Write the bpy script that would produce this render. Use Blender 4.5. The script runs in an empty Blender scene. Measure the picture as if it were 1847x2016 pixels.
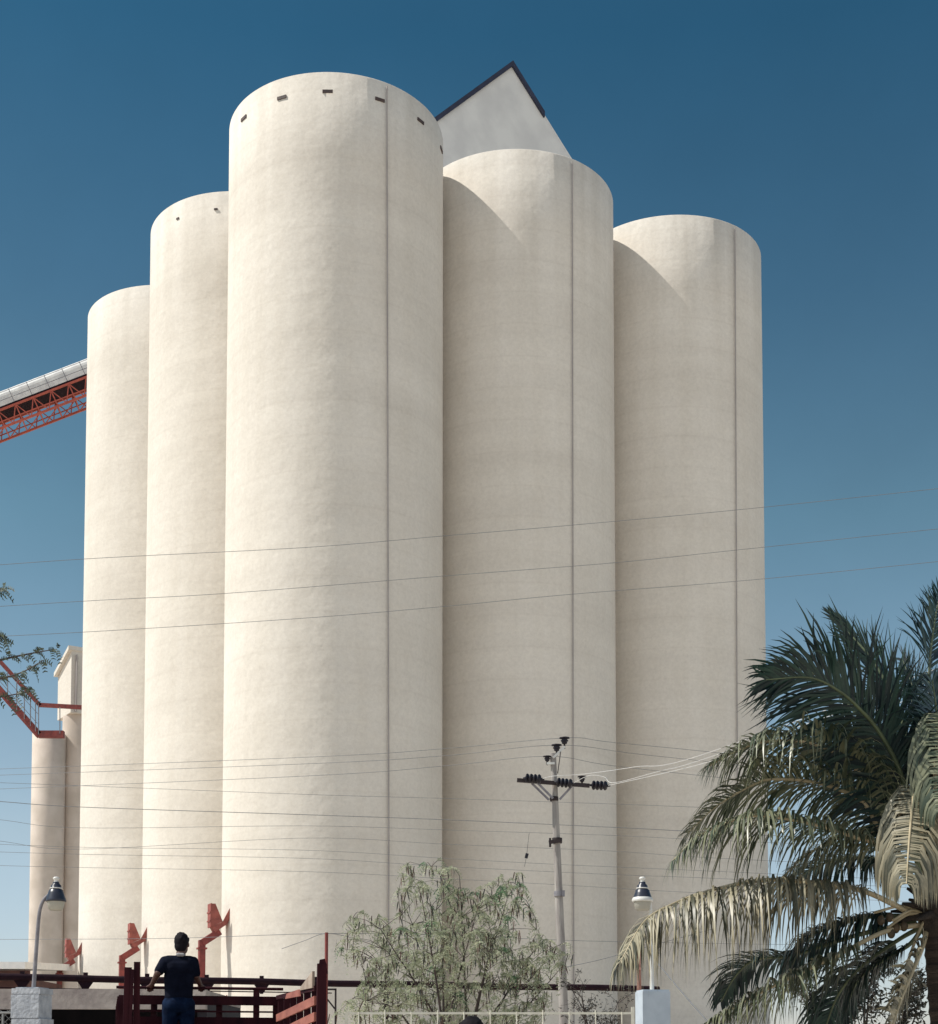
import bpy, math, random
from mathutils import Vector, Matrix
random.seed(11)
SC = bpy.context.scene
COL = SC.collection
R_ = math.radians
PI = math.pi

# ------------------------------------------------------------------ camera, sky, sun, exposure
FOC, PITCH, CX, CY, EYE = 2959.0, 0.0592, 937.3, 1925.0, 1.6      # lens in pixels of an 1847 x 2016 picture
cam = bpy.data.cameras.new('camera')
cam_o = bpy.data.objects.new('camera', cam)
COL.objects.link(cam_o)
cam_o.location = (0, 0, EYE)
cam_o.rotation_euler = (PI / 2 + PITCH, 0, 0)
cam.sensor_fit = 'HORIZONTAL'
cam.sensor_width = 36
cam.lens = FOC / 1847 * 36
cam.shift_x = (923.5 - CX) / 1847
cam.shift_y = (CY - 1008) / 1847
cam.clip_start = 0.1
cam.clip_end = 8000
SC.camera = cam_o

SUN_EL = R_(51)
sun_dir = Vector((-0.993 * math.cos(SUN_EL), -0.118 * math.cos(SUN_EL), math.sin(SUN_EL))).normalized()
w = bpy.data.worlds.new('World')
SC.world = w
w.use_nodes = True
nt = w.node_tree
sky = nt.nodes.new('ShaderNodeTexSky')
sky.sky_type = 'NISHITA'
sky.sun_disc = False
sky.sun_elevation = SUN_EL
sky.sun_rotation = math.atan2(sun_dir.x, sun_dir.y)
sky.altitude = 0
sky.air_density = 1.0
sky.dust_density = 0.6
sky.ozone_density = 2.0
BACK_FILL = 3.7
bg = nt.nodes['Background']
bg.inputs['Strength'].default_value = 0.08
tcw = nt.nodes.new('ShaderNodeTexCoord')
sep = nt.nodes.new('ShaderNodeSeparateXYZ')
nt.links.new(tcw.outputs['Generated'], sep.inputs[0])
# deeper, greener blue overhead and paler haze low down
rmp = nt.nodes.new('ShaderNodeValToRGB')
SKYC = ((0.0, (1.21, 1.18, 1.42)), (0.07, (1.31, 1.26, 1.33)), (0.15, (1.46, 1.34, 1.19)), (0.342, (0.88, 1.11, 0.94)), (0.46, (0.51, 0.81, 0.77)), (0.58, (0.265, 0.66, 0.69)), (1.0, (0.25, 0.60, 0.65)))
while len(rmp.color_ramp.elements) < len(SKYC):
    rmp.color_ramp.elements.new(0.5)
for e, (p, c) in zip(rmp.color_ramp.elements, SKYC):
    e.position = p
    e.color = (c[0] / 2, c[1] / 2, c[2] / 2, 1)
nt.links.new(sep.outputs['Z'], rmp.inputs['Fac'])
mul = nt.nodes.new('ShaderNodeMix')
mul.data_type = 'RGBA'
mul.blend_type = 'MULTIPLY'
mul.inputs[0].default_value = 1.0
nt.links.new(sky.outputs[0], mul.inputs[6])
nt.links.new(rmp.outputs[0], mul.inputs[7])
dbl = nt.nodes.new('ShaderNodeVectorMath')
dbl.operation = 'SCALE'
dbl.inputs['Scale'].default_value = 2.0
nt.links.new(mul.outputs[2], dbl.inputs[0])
# added fill: sky brightened behind the camera to lift the shaded walls
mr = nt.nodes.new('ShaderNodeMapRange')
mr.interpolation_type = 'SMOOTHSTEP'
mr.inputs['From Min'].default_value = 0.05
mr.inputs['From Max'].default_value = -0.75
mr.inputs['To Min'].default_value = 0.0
mr.inputs['To Max'].default_value = BACK_FILL
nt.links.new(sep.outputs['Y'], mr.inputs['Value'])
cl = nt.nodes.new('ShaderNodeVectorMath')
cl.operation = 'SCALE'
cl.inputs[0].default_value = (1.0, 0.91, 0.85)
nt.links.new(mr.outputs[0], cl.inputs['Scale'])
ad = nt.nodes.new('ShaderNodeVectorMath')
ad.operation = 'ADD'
# very faint unevenness of thin high haze
hzn = nt.nodes.new('ShaderNodeTexNoise')
hzn.inputs['Scale'].default_value = 3.5
hzn.inputs['Detail'].default_value = 7
hzn.inputs['Roughness'].default_value = 0.6
nt.links.new(tcw.outputs['Generated'], hzn.inputs['Vector'])
hzr = nt.nodes.new('ShaderNodeMapRange')
hzr.inputs['From Min'].default_value = 0.3
hzr.inputs['From Max'].default_value = 0.7
hzr.inputs['To Min'].default_value = 0.93
hzr.inputs['To Max'].default_value = 1.07
nt.links.new(hzn.outputs['Fac'], hzr.inputs['Value'])
hzs = nt.nodes.new('ShaderNodeVectorMath')
hzs.operation = 'SCALE'
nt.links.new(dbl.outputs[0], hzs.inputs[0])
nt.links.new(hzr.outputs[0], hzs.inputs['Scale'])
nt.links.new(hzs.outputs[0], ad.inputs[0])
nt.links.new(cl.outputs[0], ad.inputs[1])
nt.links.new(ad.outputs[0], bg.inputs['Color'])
sl = bpy.data.lights.new('sun', 'SUN')
sl.energy = 4.0
sl.angle = R_(0.5)
sl.color = (1.0, 0.95, 0.865)
so = bpy.data.objects.new('sun', sl)
COL.objects.link(so)
so.rotation_euler = sun_dir.to_track_quat('Z', 'Y').to_euler()
SC.view_settings.view_transform = 'Standard'
SC.view_settings.look = 'None'
SC.view_settings.exposure = 0.22
SC.view_settings.gamma = 1.0

# ------------------------------------------------------------------ helpers
_c, _s = math.cos(PITCH), math.sin(PITCH)


def W(x, y, d):
    """world point seen at pixel (x, y) of the 1847 x 2016 layout drawing, at forward distance d"""
    a, b = (x - CX) / FOC, -(y - CY) / FOC
    v = Vector((a, _c - _s * b, _c * b + _s))
    return Vector((0, 0, EYE)) + v * (d / v.y)


def spline(pts, n):
    pts = [Vector(p) for p in pts]
    P = [2 * pts[0] - pts[1]] + pts + [2 * pts[-1] - pts[-2]]
    out = []
    m = len(pts) - 1
    for i in range(n + 1):
        u = i / n * m
        k = min(int(u), m - 1)
        t = u - k
        a, b, c, d = P[k], P[k + 1], P[k + 2], P[k + 3]
        out.append(0.5 * ((2 * b) + (c - a) * t + (2 * a - 5 * b + 4 * c - d) * t * t + (3 * b - a - 3 * c + d) * t ** 3))
    return out


def origin_of(o):
    v = Vector((0, 0, 0))
    while o is not None:
        v += o.location
        o = o.parent
    return v


class MB:
    def __init__(self):
        self.v, self.f, self.sm = [], [], []

    def add(self, vs, fs, smooth=False):
        k = len(self.v)
        self.v += [Vector(p) for p in vs]
        self.f += [tuple(i + k for i in f) for f in fs]
        self.sm += [smooth] * len(fs)
        return self

    def box(self, c, s, rot=None, bevel=0.0):
        c = Vector(c)
        hx, hy, hz = s[0] / 2, s[1] / 2, s[2] / 2
        vs = [Vector((x * hx, y * hy, z * hz)) for z in (-1, 1) for y in (-1, 1) for x in (-1, 1)]
        if rot is not None:
            vs = [rot @ p for p in vs]
        return self.add([c + p for p in vs],
                        [(0, 2, 3, 1), (4, 5, 7, 6), (0, 1, 5, 4), (2, 6, 7, 3), (0, 4, 6, 2), (1, 3, 7, 5)])

    def bar(self, p, q, wd, ht, up=(0, 0, 1)):
        p, q = Vector(p), Vector(q)
        t = (q - p).normalized()
        up = Vector(up)
        if abs(t.dot(up)) > 0.98:
            up = Vector((0, 1, 0))
        s = t.cross(up).normalized()
        u = s.cross(t)
        vs = []
        for e in (p, q):
            for a, b in ((-1, -1), (1, -1), (1, 1), (-1, 1)):
                vs.append(e + s * a * wd / 2 + u * b * ht / 2)
        return self.add(vs, [(3, 2, 1, 0), (4, 5, 6, 7), (0, 1, 5, 4), (1, 2, 6, 5), (2, 3, 7, 6), (3, 0, 4, 7)])

    def tube(self, pts, r, n=8, caps=True):
        pts = [Vector(p) for p in pts]
        rr = r if isinstance(r, (list, tuple)) else [r] * len(pts)
        vs, fs = [], []
        prev = None
        for i, p in enumerate(pts):
            t = (pts[min(i + 1, len(pts) - 1)] - pts[max(i - 1, 0)]).normalized()
            if prev is None:
                u = Vector((0, 0, 1)) if abs(t.z) < 0.9 else Vector((0, 1, 0))
            else:
                u = prev
            s = t.cross(u).normalized()
            u = s.cross(t).normalized()
            prev = u
            for k in range(n):
                a = 2 * PI * k / n
                vs.append(p + (s * math.cos(a) + u * math.sin(a)) * rr[i])
        for i in range(len(pts) - 1):
            for k in range(n):
                k2 = (k + 1) % n
                fs.append((i * n + k, i * n + k2, (i + 1) * n + k2, (i + 1) * n + k))
        self.add(vs, fs, True)
        if caps:
            m = len(pts) - 1
            self.add([vs[k] for k in range(n)], [tuple(reversed(range(n)))])
            self.add([vs[m * n + k] for k in range(n)], [tuple(range(n))])
        return self

    def lathe(self, prof, c=(0, 0, 0), n=24, mat=None, smooth=True):
        c = Vector(c)
        vs, fs = [], []
        for r, z in prof:
            for k in range(n):
                a = 2 * PI * k / n
                p = Vector((r * math.cos(a), r * math.sin(a), z))
                vs.append(c + (mat @ p if mat is not None else p))
        for i in range(len(prof) - 1):
            for k in range(n):
                k2 = (k + 1) % n
                fs.append((i * n + k, i * n + k2, (i + 1) * n + k2, (i + 1) * n + k))
        self.add(vs, fs, smooth)
        for i, rev in ((0, True), (len(prof) - 1, False)):
            if prof[i][0] > 1e-4:
                ring = [vs[i * n + k] for k in range(n)]
                self.add(ring, [tuple(reversed(range(n))) if rev else tuple(range(n))])
        return self

    def prism(self, poly, ext):
        """closed polygon (world points) pushed along ext"""
        n = len(poly)
        ext = Vector(ext)
        a = [Vector(p) for p in poly]
        vs = a + [p + ext for p in a]
        fs = [tuple(reversed(range(n))), tuple(range(n, 2 * n))]
        for i in range(n):
            j = (i + 1) % n
            fs.append((i, j, n + j, n + i))
        return self.add(vs, fs)

    def ball(self, c, r, n=12, m=8, mat=None):
        if not isinstance(r, (tuple, list)):
            r = (r, r, r)
        c = Vector(c)
        vs, fs = [], []
        for i in range(m + 1):
            ph = PI * i / m
            for k in range(n):
                a = 2 * PI * k / n
                p = Vector((r[0] * math.sin(ph) * math.cos(a), r[1] * math.sin(ph) * math.sin(a), r[2] * math.cos(ph)))
                vs.append(c + (mat @ p if mat is not None else p))
        for i in range(m):
            for k in range(n):
                k2 = (k + 1) % n
                fs.append((i * n + k, (i + 1) * n + k, (i + 1) * n + k2, i * n + k2))
        return self.add(vs, fs, True)

    def capsule(self, p, q, r1, r2, n=14):
        p, q = Vector(p), Vector(q)
        L = (q - p).length
        z = (q - p).normalized()
        M = z.to_track_quat('Z', 'Y').to_matrix()
        prof = []
        for i in range(7):
            a = -PI / 2 + PI / 2 * i / 6
            prof.append((max(r1 * math.cos(a), 1e-5), r1 * math.sin(a)))
        for i in range(7):
            a = PI / 2 * i / 6
            prof.append((max(r2 * math.cos(a), 1e-5), L + r2 * math.sin(a)))
        return self.lathe(prof, p, n, M)

    def build(self, name, m, parent=None, origin=None):
        me = bpy.data.meshes.new(name)
        o = bpy.data.objects.new(name, me)
        COL.objects.link(o)
        base = Vector((0, 0, 0))
        if parent is not None:
            o.parent = parent
            base = origin_of(parent)
        if origin is not None:
            o.location = Vector(origin) - base
            base = Vector(origin)
        me.from_pydata([tuple(p - base) for p in self.v], [], self.f)
        me.polygons.foreach_set('use_smooth', self.sm)
        me.update()
        if m is not None:
            me.materials.append(m)
        return o


def tag(o, label, cat, group=None, kind=None):
    if label:
        o['label'] = label
    if cat:
        o['category'] = cat
    if group:
        o['group'] = group
    if kind:
        o['kind'] = kind
    return o


def thing(name, loc, label, cat, group=None):
    o = bpy.data.objects.new(name, None)
    o.empty_display_size = 0.3
    COL.objects.link(o)
    o.location = loc
    return tag(o, label, cat, group)


def mat(name, a, b=None, rough=0.8, scale=3.0, detail=6.0, bump=0.0, bscale=None, metal=0.0, stretch=(1, 1, 1), lo=0.35, hi=0.65, spec=0.5, trans=0.0, perface=False):
    m = bpy.data.materials.new(name)
    m.use_nodes = True
    t = m.node_tree
    bs = t.nodes['Principled BSDF']
    bs.inputs['Roughness'].default_value = rough
    bs.inputs['Metallic'].default_value = metal
    bs.inputs['Specular IOR Level'].default_value = spec
    b = b or tuple(c * 0.75 for c in a)
    tc = t.nodes.new('ShaderNodeTexCoord')
    mp = t.nodes.new('ShaderNodeMapping')
    mp.inputs['Scale'].default_value = stretch
    oi = t.nodes.new('ShaderNodeObjectInfo')
    ad = t.nodes.new('ShaderNodeVectorMath')
    ad.operation = 'ADD'
    ml = t.nodes.new('ShaderNodeMath')
    ml.operation = 'MULTIPLY'
    ml.inputs[1].default_value = 50
    t.links.new(oi.outputs['Random'], ml.inputs[0])
    t.links.new(tc.outputs['Object'], ad.inputs[0])
    t.links.new(ml.outputs[0], ad.inputs[1])
    t.links.new(ad.outputs[0], mp.inputs['Vector'])
    nz = t.nodes.new('ShaderNodeTexNoise')
    nz.inputs['Scale'].default_value = scale
    nz.inputs['Detail'].default_value = detail
    t.links.new(mp.outputs[0], nz.inputs['Vector'])
    rp = t.nodes.new('ShaderNodeValToRGB')
    rp.color_ramp.elements[0].position = lo
    rp.color_ramp.elements[1].position = hi
    rp.color_ramp.elements[0].color = (*b, 1)
    rp.color_ramp.elements[1].color = (*a, 1)
    if perface:
        ge = t.nodes.new('ShaderNodeNewGeometry')
        mx = t.nodes.new('ShaderNodeMix')
        mx.inputs[0].default_value = 0.55
        t.links.new(nz.outputs['Fac'], mx.inputs[2])
        t.links.new(ge.outputs['Random Per Island'], mx.inputs[3])
        t.links.new(mx.outputs[0], rp.inputs['Fac'])
    else:
        t.links.new(nz.outputs['Fac'], rp.inputs['Fac'])
    t.links.new(rp.outputs[0], bs.inputs['Base Color'])
    if bump:
        n2 = t.nodes.new('ShaderNodeTexNoise')
        n2.inputs['Scale'].default_value = bscale or scale * 4
        n2.inputs['Detail'].default_value = 5
        t.links.new(mp.outputs[0], n2.inputs['Vector'])
        bp = t.nodes.new('ShaderNodeBump')
        bp.inputs['Strength'].default_value = 1.0
        bp.inputs['Distance'].default_value = bump
        t.links.new(n2.outputs['Fac'], bp.inputs['Height'])
        t.links.new(bp.outputs[0], bs.inputs['Normal'])
    if trans:
        out = t.nodes['Material Output']
        tl = t.nodes.new('ShaderNodeBsdfTranslucent')
        t.links.new(rp.outputs[0], tl.inputs['Color'])
        ms = t.nodes.new('ShaderNodeMixShader')
        ms.inputs[0].default_value = trans
        t.links.new(bs.outputs[0], ms.inputs[1])
        t.links.new(tl.outputs[0], ms.inputs[2])
        t.links.new(ms.outputs[0], out.inputs['Surface'])
    return m


def silo_mat():
    """cream painted slip-formed concrete: faint lifts, blotches and runs"""
    m = mat('cream_painted_concrete', (0.82, 0.765, 0.69), (0.76, 0.705, 0.63), 0.85, 0.35, 8, bump=0.035, bscale=1.6, spec=0.2)
    t = m.node_tree
    bs = t.nodes['Principled BSDF']
    rp = [n for n in t.nodes if n.type == 'VALTORGB'][0]
    tc = [n for n in t.nodes if n.type == 'TEX_COORD'][0]
    mp = [n for n in t.nodes if n.type == 'MAPPING'][0]
    # horizontal pour lines
    m2 = t.nodes.new('ShaderNodeMapping')
    m2.inputs['Scale'].default_value = (0.06, 0.06, 1.1)
    t.links.new(mp.outputs[0], m2.inputs['Vector'])
    n2 = t.nodes.new('ShaderNodeTexNoise')
    n2.inputs['Scale'].default_value = 1.0
    n2.inputs['Detail'].default_value = 8
    n2.inputs['Roughness'].default_value = 0.65
    t.links.new(m2.outputs[0], n2.inputs['Vector'])
    r2 = t.nodes.new('ShaderNodeValToRGB')
    r2.color_ramp.elements[0].position = 0.3
    r2.color_ramp.elements[1].position = 0.7
    r2.color_ramp.elements[0].color = (0.925, 0.92, 0.92, 1)
    r2.color_ramp.elements[1].color = (1, 1, 1, 1)
    t.links.new(n2.outputs['Fac'], r2.inputs['Fac'])
    # vertical rain streaks
    m3 = t.nodes.new('ShaderNodeMapping')
    m3.inputs['Scale'].default_value = (1.6, 1.6, 0.05)
    t.links.new(mp.outputs[0], m3.inputs['Vector'])
    n3 = t.nodes.new('ShaderNodeTexNoise')
    n3.inputs['Scale'].default_value = 1.0
    n3.inputs['Detail'].default_value = 5
    t.links.new(m3.outputs[0], n3.inputs['Vector'])
    r3 = t.nodes.new('ShaderNodeValToRGB')
    r3.color_ramp.elements[0].position = 0.3
    r3.color_ramp.elements[1].position = 0.6
    r3.color_ramp.elements[0].color = (0.965, 0.96, 0.95, 1)
    r3.color_ramp.elements[1].color = (1, 1, 1, 1)
    t.links.new(n3.outputs['Fac'], r3.inputs['Fac'])
    # fine plaster grain
    n4 = t.nodes.new('ShaderNodeTexNoise')
    n4.inputs['Scale'].default_value = 7.0
    n4.inputs['Detail'].default_value = 6
    n4.inputs['Roughness'].default_value = 0.75
    t.links.new(mp.outputs[0], n4.inputs['Vector'])
    r4 = t.nodes.new('ShaderNodeValToRGB')
    r4.color_ramp.elements[0].position = 0.30
    r4.color_ramp.elements[1].position = 0.62
    r4.color_ramp.elements[0].color = (0.88, 0.875, 0.87, 1)
    r4.color_ramp.elements[1].color = (1, 1, 1, 1)
    t.links.new(n4.outputs['Fac'], r4.inputs['Fac'])
    # thin lift joints every metre or so, broken up by noise
    sx = t.nodes.new('ShaderNodeSeparateXYZ')
    t.links.new(tc.outputs['Object'], sx.inputs[0])
    wob = t.nodes.new('ShaderNodeMath')
    wob.operation = 'MULTIPLY_ADD'
    wob.inputs[1].default_value = 0.35
    t.links.new(n2.outputs['Fac'], wob.inputs[0])
    t.links.new(sx.outputs['Z'], wob.inputs[2])
    md = t.nodes.new('ShaderNodeMath')
    md.operation = 'PINGPONG'
    md.inputs[1].default_value = 0.62
    t.links.new(wob.outputs[0], md.inputs[0])
    r5 = t.nodes.new('ShaderNodeValToRGB')
    r5.color_ramp.elements[0].position = 0.0
    r5.color_ramp.elements[1].position = 0.06
    r5.color_ramp.elements[0].color = (0.965, 0.96, 0.955, 1)
    r5.color_ramp.elements[1].color = (1, 1, 1, 1)
    t.links.new(md.outputs[0], r5.inputs['Fac'])
    # grime running down from the rim
    rz_ = t.nodes.new('ShaderNodeMapRange')
    rz_.inputs['From Min'].default_value = 30.0
    rz_.inputs['From Max'].default_value = 36.4
    t.links.new(sx.outputs['Z'], rz_.inputs['Value'])
    gm = t.nodes.new('ShaderNodeMath')
    gm.operation = 'MULTIPLY'
    inv = t.nodes.new('ShaderNodeMath')
    inv.operation = 'SUBTRACT'
    inv.inputs[0].default_value = 0.62
    t.links.new(n3.outputs['Fac'], inv.inputs[1])
    t.links.new(inv.outputs[0], gm.inputs[0])
    t.links.new(rz_.outputs[0], gm.inputs[1])
    r6 = t.nodes.new('ShaderNodeValToRGB')
    r6.color_ramp.elements[0].position = 0.0
    r6.color_ramp.elements[1].position = 0.35
    r6.color_ramp.elements[0].color = (1, 1, 1, 1)
    r6.color_ramp.elements[1].color = (0.90, 0.895, 0.89, 1)
    t.links.new(gm.outputs[0], r6.inputs['Fac'])
    prev = rp.outputs[0]
    for r in (r2, r3, r4, r5, r6):
        mx = t.nodes.new('ShaderNodeMix')
        mx.data_type = 'RGBA'
        mx.blend_type = 'MULTIPLY'
        mx.inputs[0].default_value = 1.0
        t.links.new(prev, mx.inputs[6])
        t.links.new(r.outputs[0], mx.inputs[7])
        prev = mx.outputs[2]
    t.links.new(prev, bs.inputs['Base Color'])
    return m


M = {
    'silo': silo_mat(),
    'silo_small': mat('pale_painted_concrete', (0.68, 0.59, 0.52), (0.56, 0.48, 0.41), 0.85, 0.8, 7, bump=0.01),
    'sheet': mat('white_painted_sheet', (0.72, 0.71, 0.69), (0.62, 0.61, 0.6), 0.6, 1.0, bump=0.004),
    'roof_dark': mat('dark_blue_fascia', (0.03, 0.035, 0.07), (0.02, 0.022, 0.045), 0.6, 2.0),
    'vent': mat('vent_dark', (0.085, 0.055, 0.05), (0.05, 0.035, 0.035), 0.7, 8.0),
    'conduit': mat('grey_pipe', (0.40, 0.36, 0.345), (0.32, 0.285, 0.275), 0.6, 1.0),
    'red': mat('red_oxide_steel', (0.28, 0.052, 0.042), (0.17, 0.034, 0.03), 0.6, 5.0, bump=0.003),
    'red_pale': mat('faded_red_steel', (0.35, 0.095, 0.075), (0.22, 0.058, 0.048), 0.7, 6.0, bump=0.003),
    'pipe': mat('dark_rusty_pipe', (0.022, 0.007, 0.012), (0.012, 0.004, 0.009), 0.7, 7.0, spec=0.15, bump=0.003),
    'cover': mat('white_corrugated_cover', (0.78, 0.77, 0.74), (0.62, 0.61, 0.6), 0.5, 3.0),
    'galv': mat('grey_galvanised_steel', (0.25, 0.24, 0.26), (0.16, 0.15, 0.17), 0.5, 6.0),
    'wood_pole': mat('pale_concrete_pole', (0.40, 0.37, 0.345), (0.24, 0.215, 0.205), 0.85, 4.0, stretch=(3, 3, 0.4), bump=0.004),
    'porcelain': mat('dark_porcelain', (0.012, 0.012, 0.022), (0.02, 0.016, 0.022), 0.45, 6.0, spec=0.3),
    'arm': mat('dark_crossarm', (0.035, 0.02, 0.022), (0.02, 0.012, 0.014), 0.7, 8.0),
    'wire': mat('dark_wire', (0.19, 0.19, 0.20), (0.14, 0.145, 0.155), 0.6, 3.0),
    'wire_bright': mat('bright_aluminium_wire', (0.75, 0.74, 0.72), (0.6, 0.6, 0.6), 0.5, 3.0),
    'stone': mat('painted_block_pillar', (0.46, 0.48, 0.52), (0.32, 0.34, 0.38), 0.9, 6.0, bump=0.02, bscale=18),
    'white_wall': mat('white_pillar_paint', (0.74, 0.73, 0.72), (0.66, 0.66, 0.66), 0.8, 5.0, bump=0.004),
    'lamp': mat('dark_blue_lamp_enamel', (0.03, 0.035, 0.058), (0.02, 0.024, 0.04), 0.35, 6.0),
    'lamp_white': mat('white_enamel_and_sunlit_rim', (0.75, 0.74, 0.7), (0.66, 0.65, 0.62), 0.4, 6.0),
    'glass': mat('frosted_lamp_glass', (0.62, 0.6, 0.53), (0.55, 0.53, 0.46), 0.3, 4.0, trans=0.35),
    'conc': mat('weathered_concrete_beam', (0.42, 0.37, 0.34), (0.26, 0.22, 0.21), 0.9, 2.5, 8, bump=0.01),
    'shade_and_dark_cloth': mat('interior_shade_and_dark_cloth', (0.012, 0.012, 0.02), (0.02, 0.018, 0.026), 0.9, 4.0),  # near-black stands in for shade inside the shelter; also dark cloth
    'mesh_wire': mat('chain_link', (0.3, 0.3, 0.3), (0.2, 0.2, 0.2), 0.5, 4.0),
    'truck_wood': mat('dark_red_stake_wood', (0.046, 0.010, 0.014), (0.02, 0.005, 0.009), 0.8, 6.0, spec=0.12, stretch=(1, 1, 0.3), bump=0.004),
    'truck_slat': mat('sun_faded_red_boards', (0.42, 0.15, 0.11), (0.27, 0.085, 0.065), 0.8, 5.0, stretch=(1, 0.3, 1), bump=0.004),
    'truck_pale': mat('bare_grey_board', (0.45, 0.36, 0.29), (0.32, 0.24, 0.19), 0.8, 5.0, bump=0.004),
    'truck_metal': mat('truck_paint', (0.25, 0.045, 0.035), (0.18, 0.03, 0.025), 0.4, 3.0),
    'rubber': mat('rubber', (0.02, 0.02, 0.02), (0.03, 0.03, 0.03), 0.85, 10.0),
    'glass_dark': mat('cab_glass', (0.02, 0.025, 0.03), (0.015, 0.02, 0.025), 0.08, 1.0),
    'skin': mat('skin', (0.10, 0.042, 0.03), (0.075, 0.032, 0.024), 0.6, 8.0),
    'hair': mat('black_hair', (0.006, 0.005, 0.008), (0.011, 0.009, 0.012), 0.75, 30.0, spec=0.15),
    'shirt': mat('navy_shirt', (0.007, 0.009, 0.020), (0.004, 0.005, 0.012), 0.9, 9.0, spec=0.08, bump=0.008, bscale=9),
    'jeans': mat('blue_jeans', (0.009, 0.020, 0.052), (0.003, 0.007, 0.022), 0.9, 10.0, spec=0.08, bump=0.006, bscale=12),
    'collar': mat('pale_collar', (0.4, 0.38, 0.38), (0.3, 0.3, 0.3), 0.9, 9.0),
    'red_cloth': mat('red_shirt', (0.32, 0.05, 0.04), (0.22, 0.035, 0.03), 0.9, 9.0, bump=0.005),
    'sack': mat('grey_sacking', (0.30, 0.27, 0.25), (0.17, 0.15, 0.15), 0.95, 9.0, bump=0.015, bscale=14),
    'blue_cloth': mat('teal_cloth', (0.03, 0.09, 0.11), (0.015, 0.04, 0.06), 0.9, 9.0, bump=0.015, bscale=14),
    'fence': mat('cream_fence_paint', (0.72, 0.70, 0.60), (0.6, 0.57, 0.48), 0.6, 6.0),
    'palm_dark': mat('green_shaded_palm_leaflets', (0.028, 0.060, 0.050), (0.008, 0.020, 0.025), 0.38, 3.0, perface=True, trans=0.08, spec=0.4),  # shadow-side darkness of the upper fronds put into the green
    'palm_mid': mat('olive_sunlit_palm_leaflets', (0.21, 0.22, 0.14), (0.045, 0.065, 0.04), 0.38, 3.0, perface=True, trans=0.1, spec=0.5),  # paler leaflets, sunlit look put into the colour
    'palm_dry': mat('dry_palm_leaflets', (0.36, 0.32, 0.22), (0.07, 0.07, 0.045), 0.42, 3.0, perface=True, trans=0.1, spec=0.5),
    'rachis': mat('pale_frond_stem', (0.50, 0.42, 0.28), (0.34, 0.28, 0.17), 0.5, 4.0),
    'rachis_dark': mat('green_frond_stem', (0.12, 0.15, 0.08), (0.07, 0.09, 0.05), 0.5, 4.0),
    'palm_trunk': mat('ringed_palm_bark', (0.055, 0.042, 0.035), (0.018, 0.014, 0.013), 0.95, 3.0, stretch=(0.4, 0.4, 7), bump=0.02),
    'coconut': mat('brown_coconut', (0.10, 0.065, 0.03), (0.035, 0.026, 0.016), 0.6, 8.0),
    'fibre': mat('palm_fibre', (0.04, 0.03, 0.024), (0.02, 0.016, 0.014), 0.95, 12.0, bump=0.02),
    'bush_leaf': mat('grey_green_small_leaves', (0.52, 0.53, 0.39), (0.30, 0.34, 0.22), 0.7, 3.0, perface=True, trans=0.4),
    'bush_leaf_green': mat('fresh_green_small_leaves', (0.17, 0.29, 0.16), (0.09, 0.18, 0.10), 0.7, 3.0, perface=True, trans=0.4),
    'pod': mat('brown_seed_pods', (0.10, 0.055, 0.04), (0.035, 0.04, 0.038), 0.7, 3.0, perface=True),
    'twig': mat('grey_brown_bark', (0.10, 0.075, 0.068), (0.045, 0.034, 0.034), 0.9, 6.0),
    'dark_leaf': mat('dark_shrub_leaves', (0.075, 0.07, 0.055), (0.025, 0.03, 0.025), 0.7, 3.0, perface=True, trans=0.1),
    'tree_leaf': mat('feathery_tree_leaves', (0.10, 0.12, 0.07), (0.04, 0.06, 0.05), 0.6, 3.0, perface=True, trans=0.15),
    'rust_pink': mat('weathered_pink_rust', (0.50, 0.27, 0.22), (0.36, 0.17, 0.13), 0.8, 8.0),
    'pillar_shade': mat('white_pillar_blue_shade', (0.50, 0.56, 0.63), (0.43, 0.49, 0.56), 0.8, 5.0, bump=0.004),  # white pillar; blue of its shaded front put into the base colour
    'red_truss': mat('orange_red_truss_paint', (0.48, 0.10, 0.06), (0.36, 0.07, 0.045), 0.6, 5.0),
    'ground': mat('sandy_ground', (0.60, 0.53, 0.44), (0.50, 0.43, 0.35), 0.95, 0.15, 8, bump=0.03, bscale=3),
    'shed_wall': mat('brown_shed_wall', (0.10, 0.045, 0.04), (0.06, 0.03, 0.03), 0.9, 2.0),
}

# ------------------------------------------------------------------ ground
g = MB()
N = 24
for i in range(N + 1):
    for j in range(N + 1):
        g.v.append(Vector(((i / N - 0.5) * 7000, (j / N - 0.5) * 7000, 0)))
for i in range(N):
    for j in range(N):
        a = i * (N + 1) + j
        g.f.append((a, a + N + 1, a + N + 2, a + 1))
        g.sm.append(False)
tag(g.build('ground', M['ground']), 'pale sandy ground of the plant yard', 'ground', kind='structure')

# ------------------------------------------------------------------ silos
H, SR = 36.39, 4.0
A_R, A_L = 0.5766, 0.5766 - 0.019
dR = Vector((math.cos(A_R), math.sin(A_R), 0))
dL = Vector((-math.sin(A_L), math.cos(A_L), 0))
S0 = Vector((-5.24, 54.65, 0))
SILOS = {'corner': S0, 'r1': S0 + dR * 8.101, 'r2': S0 + dR * 16.2, 'l1': S0 + dL * 8.46, 'l2': S0 + dL * 16.92}
wall_me = None
roof_me = None


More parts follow.
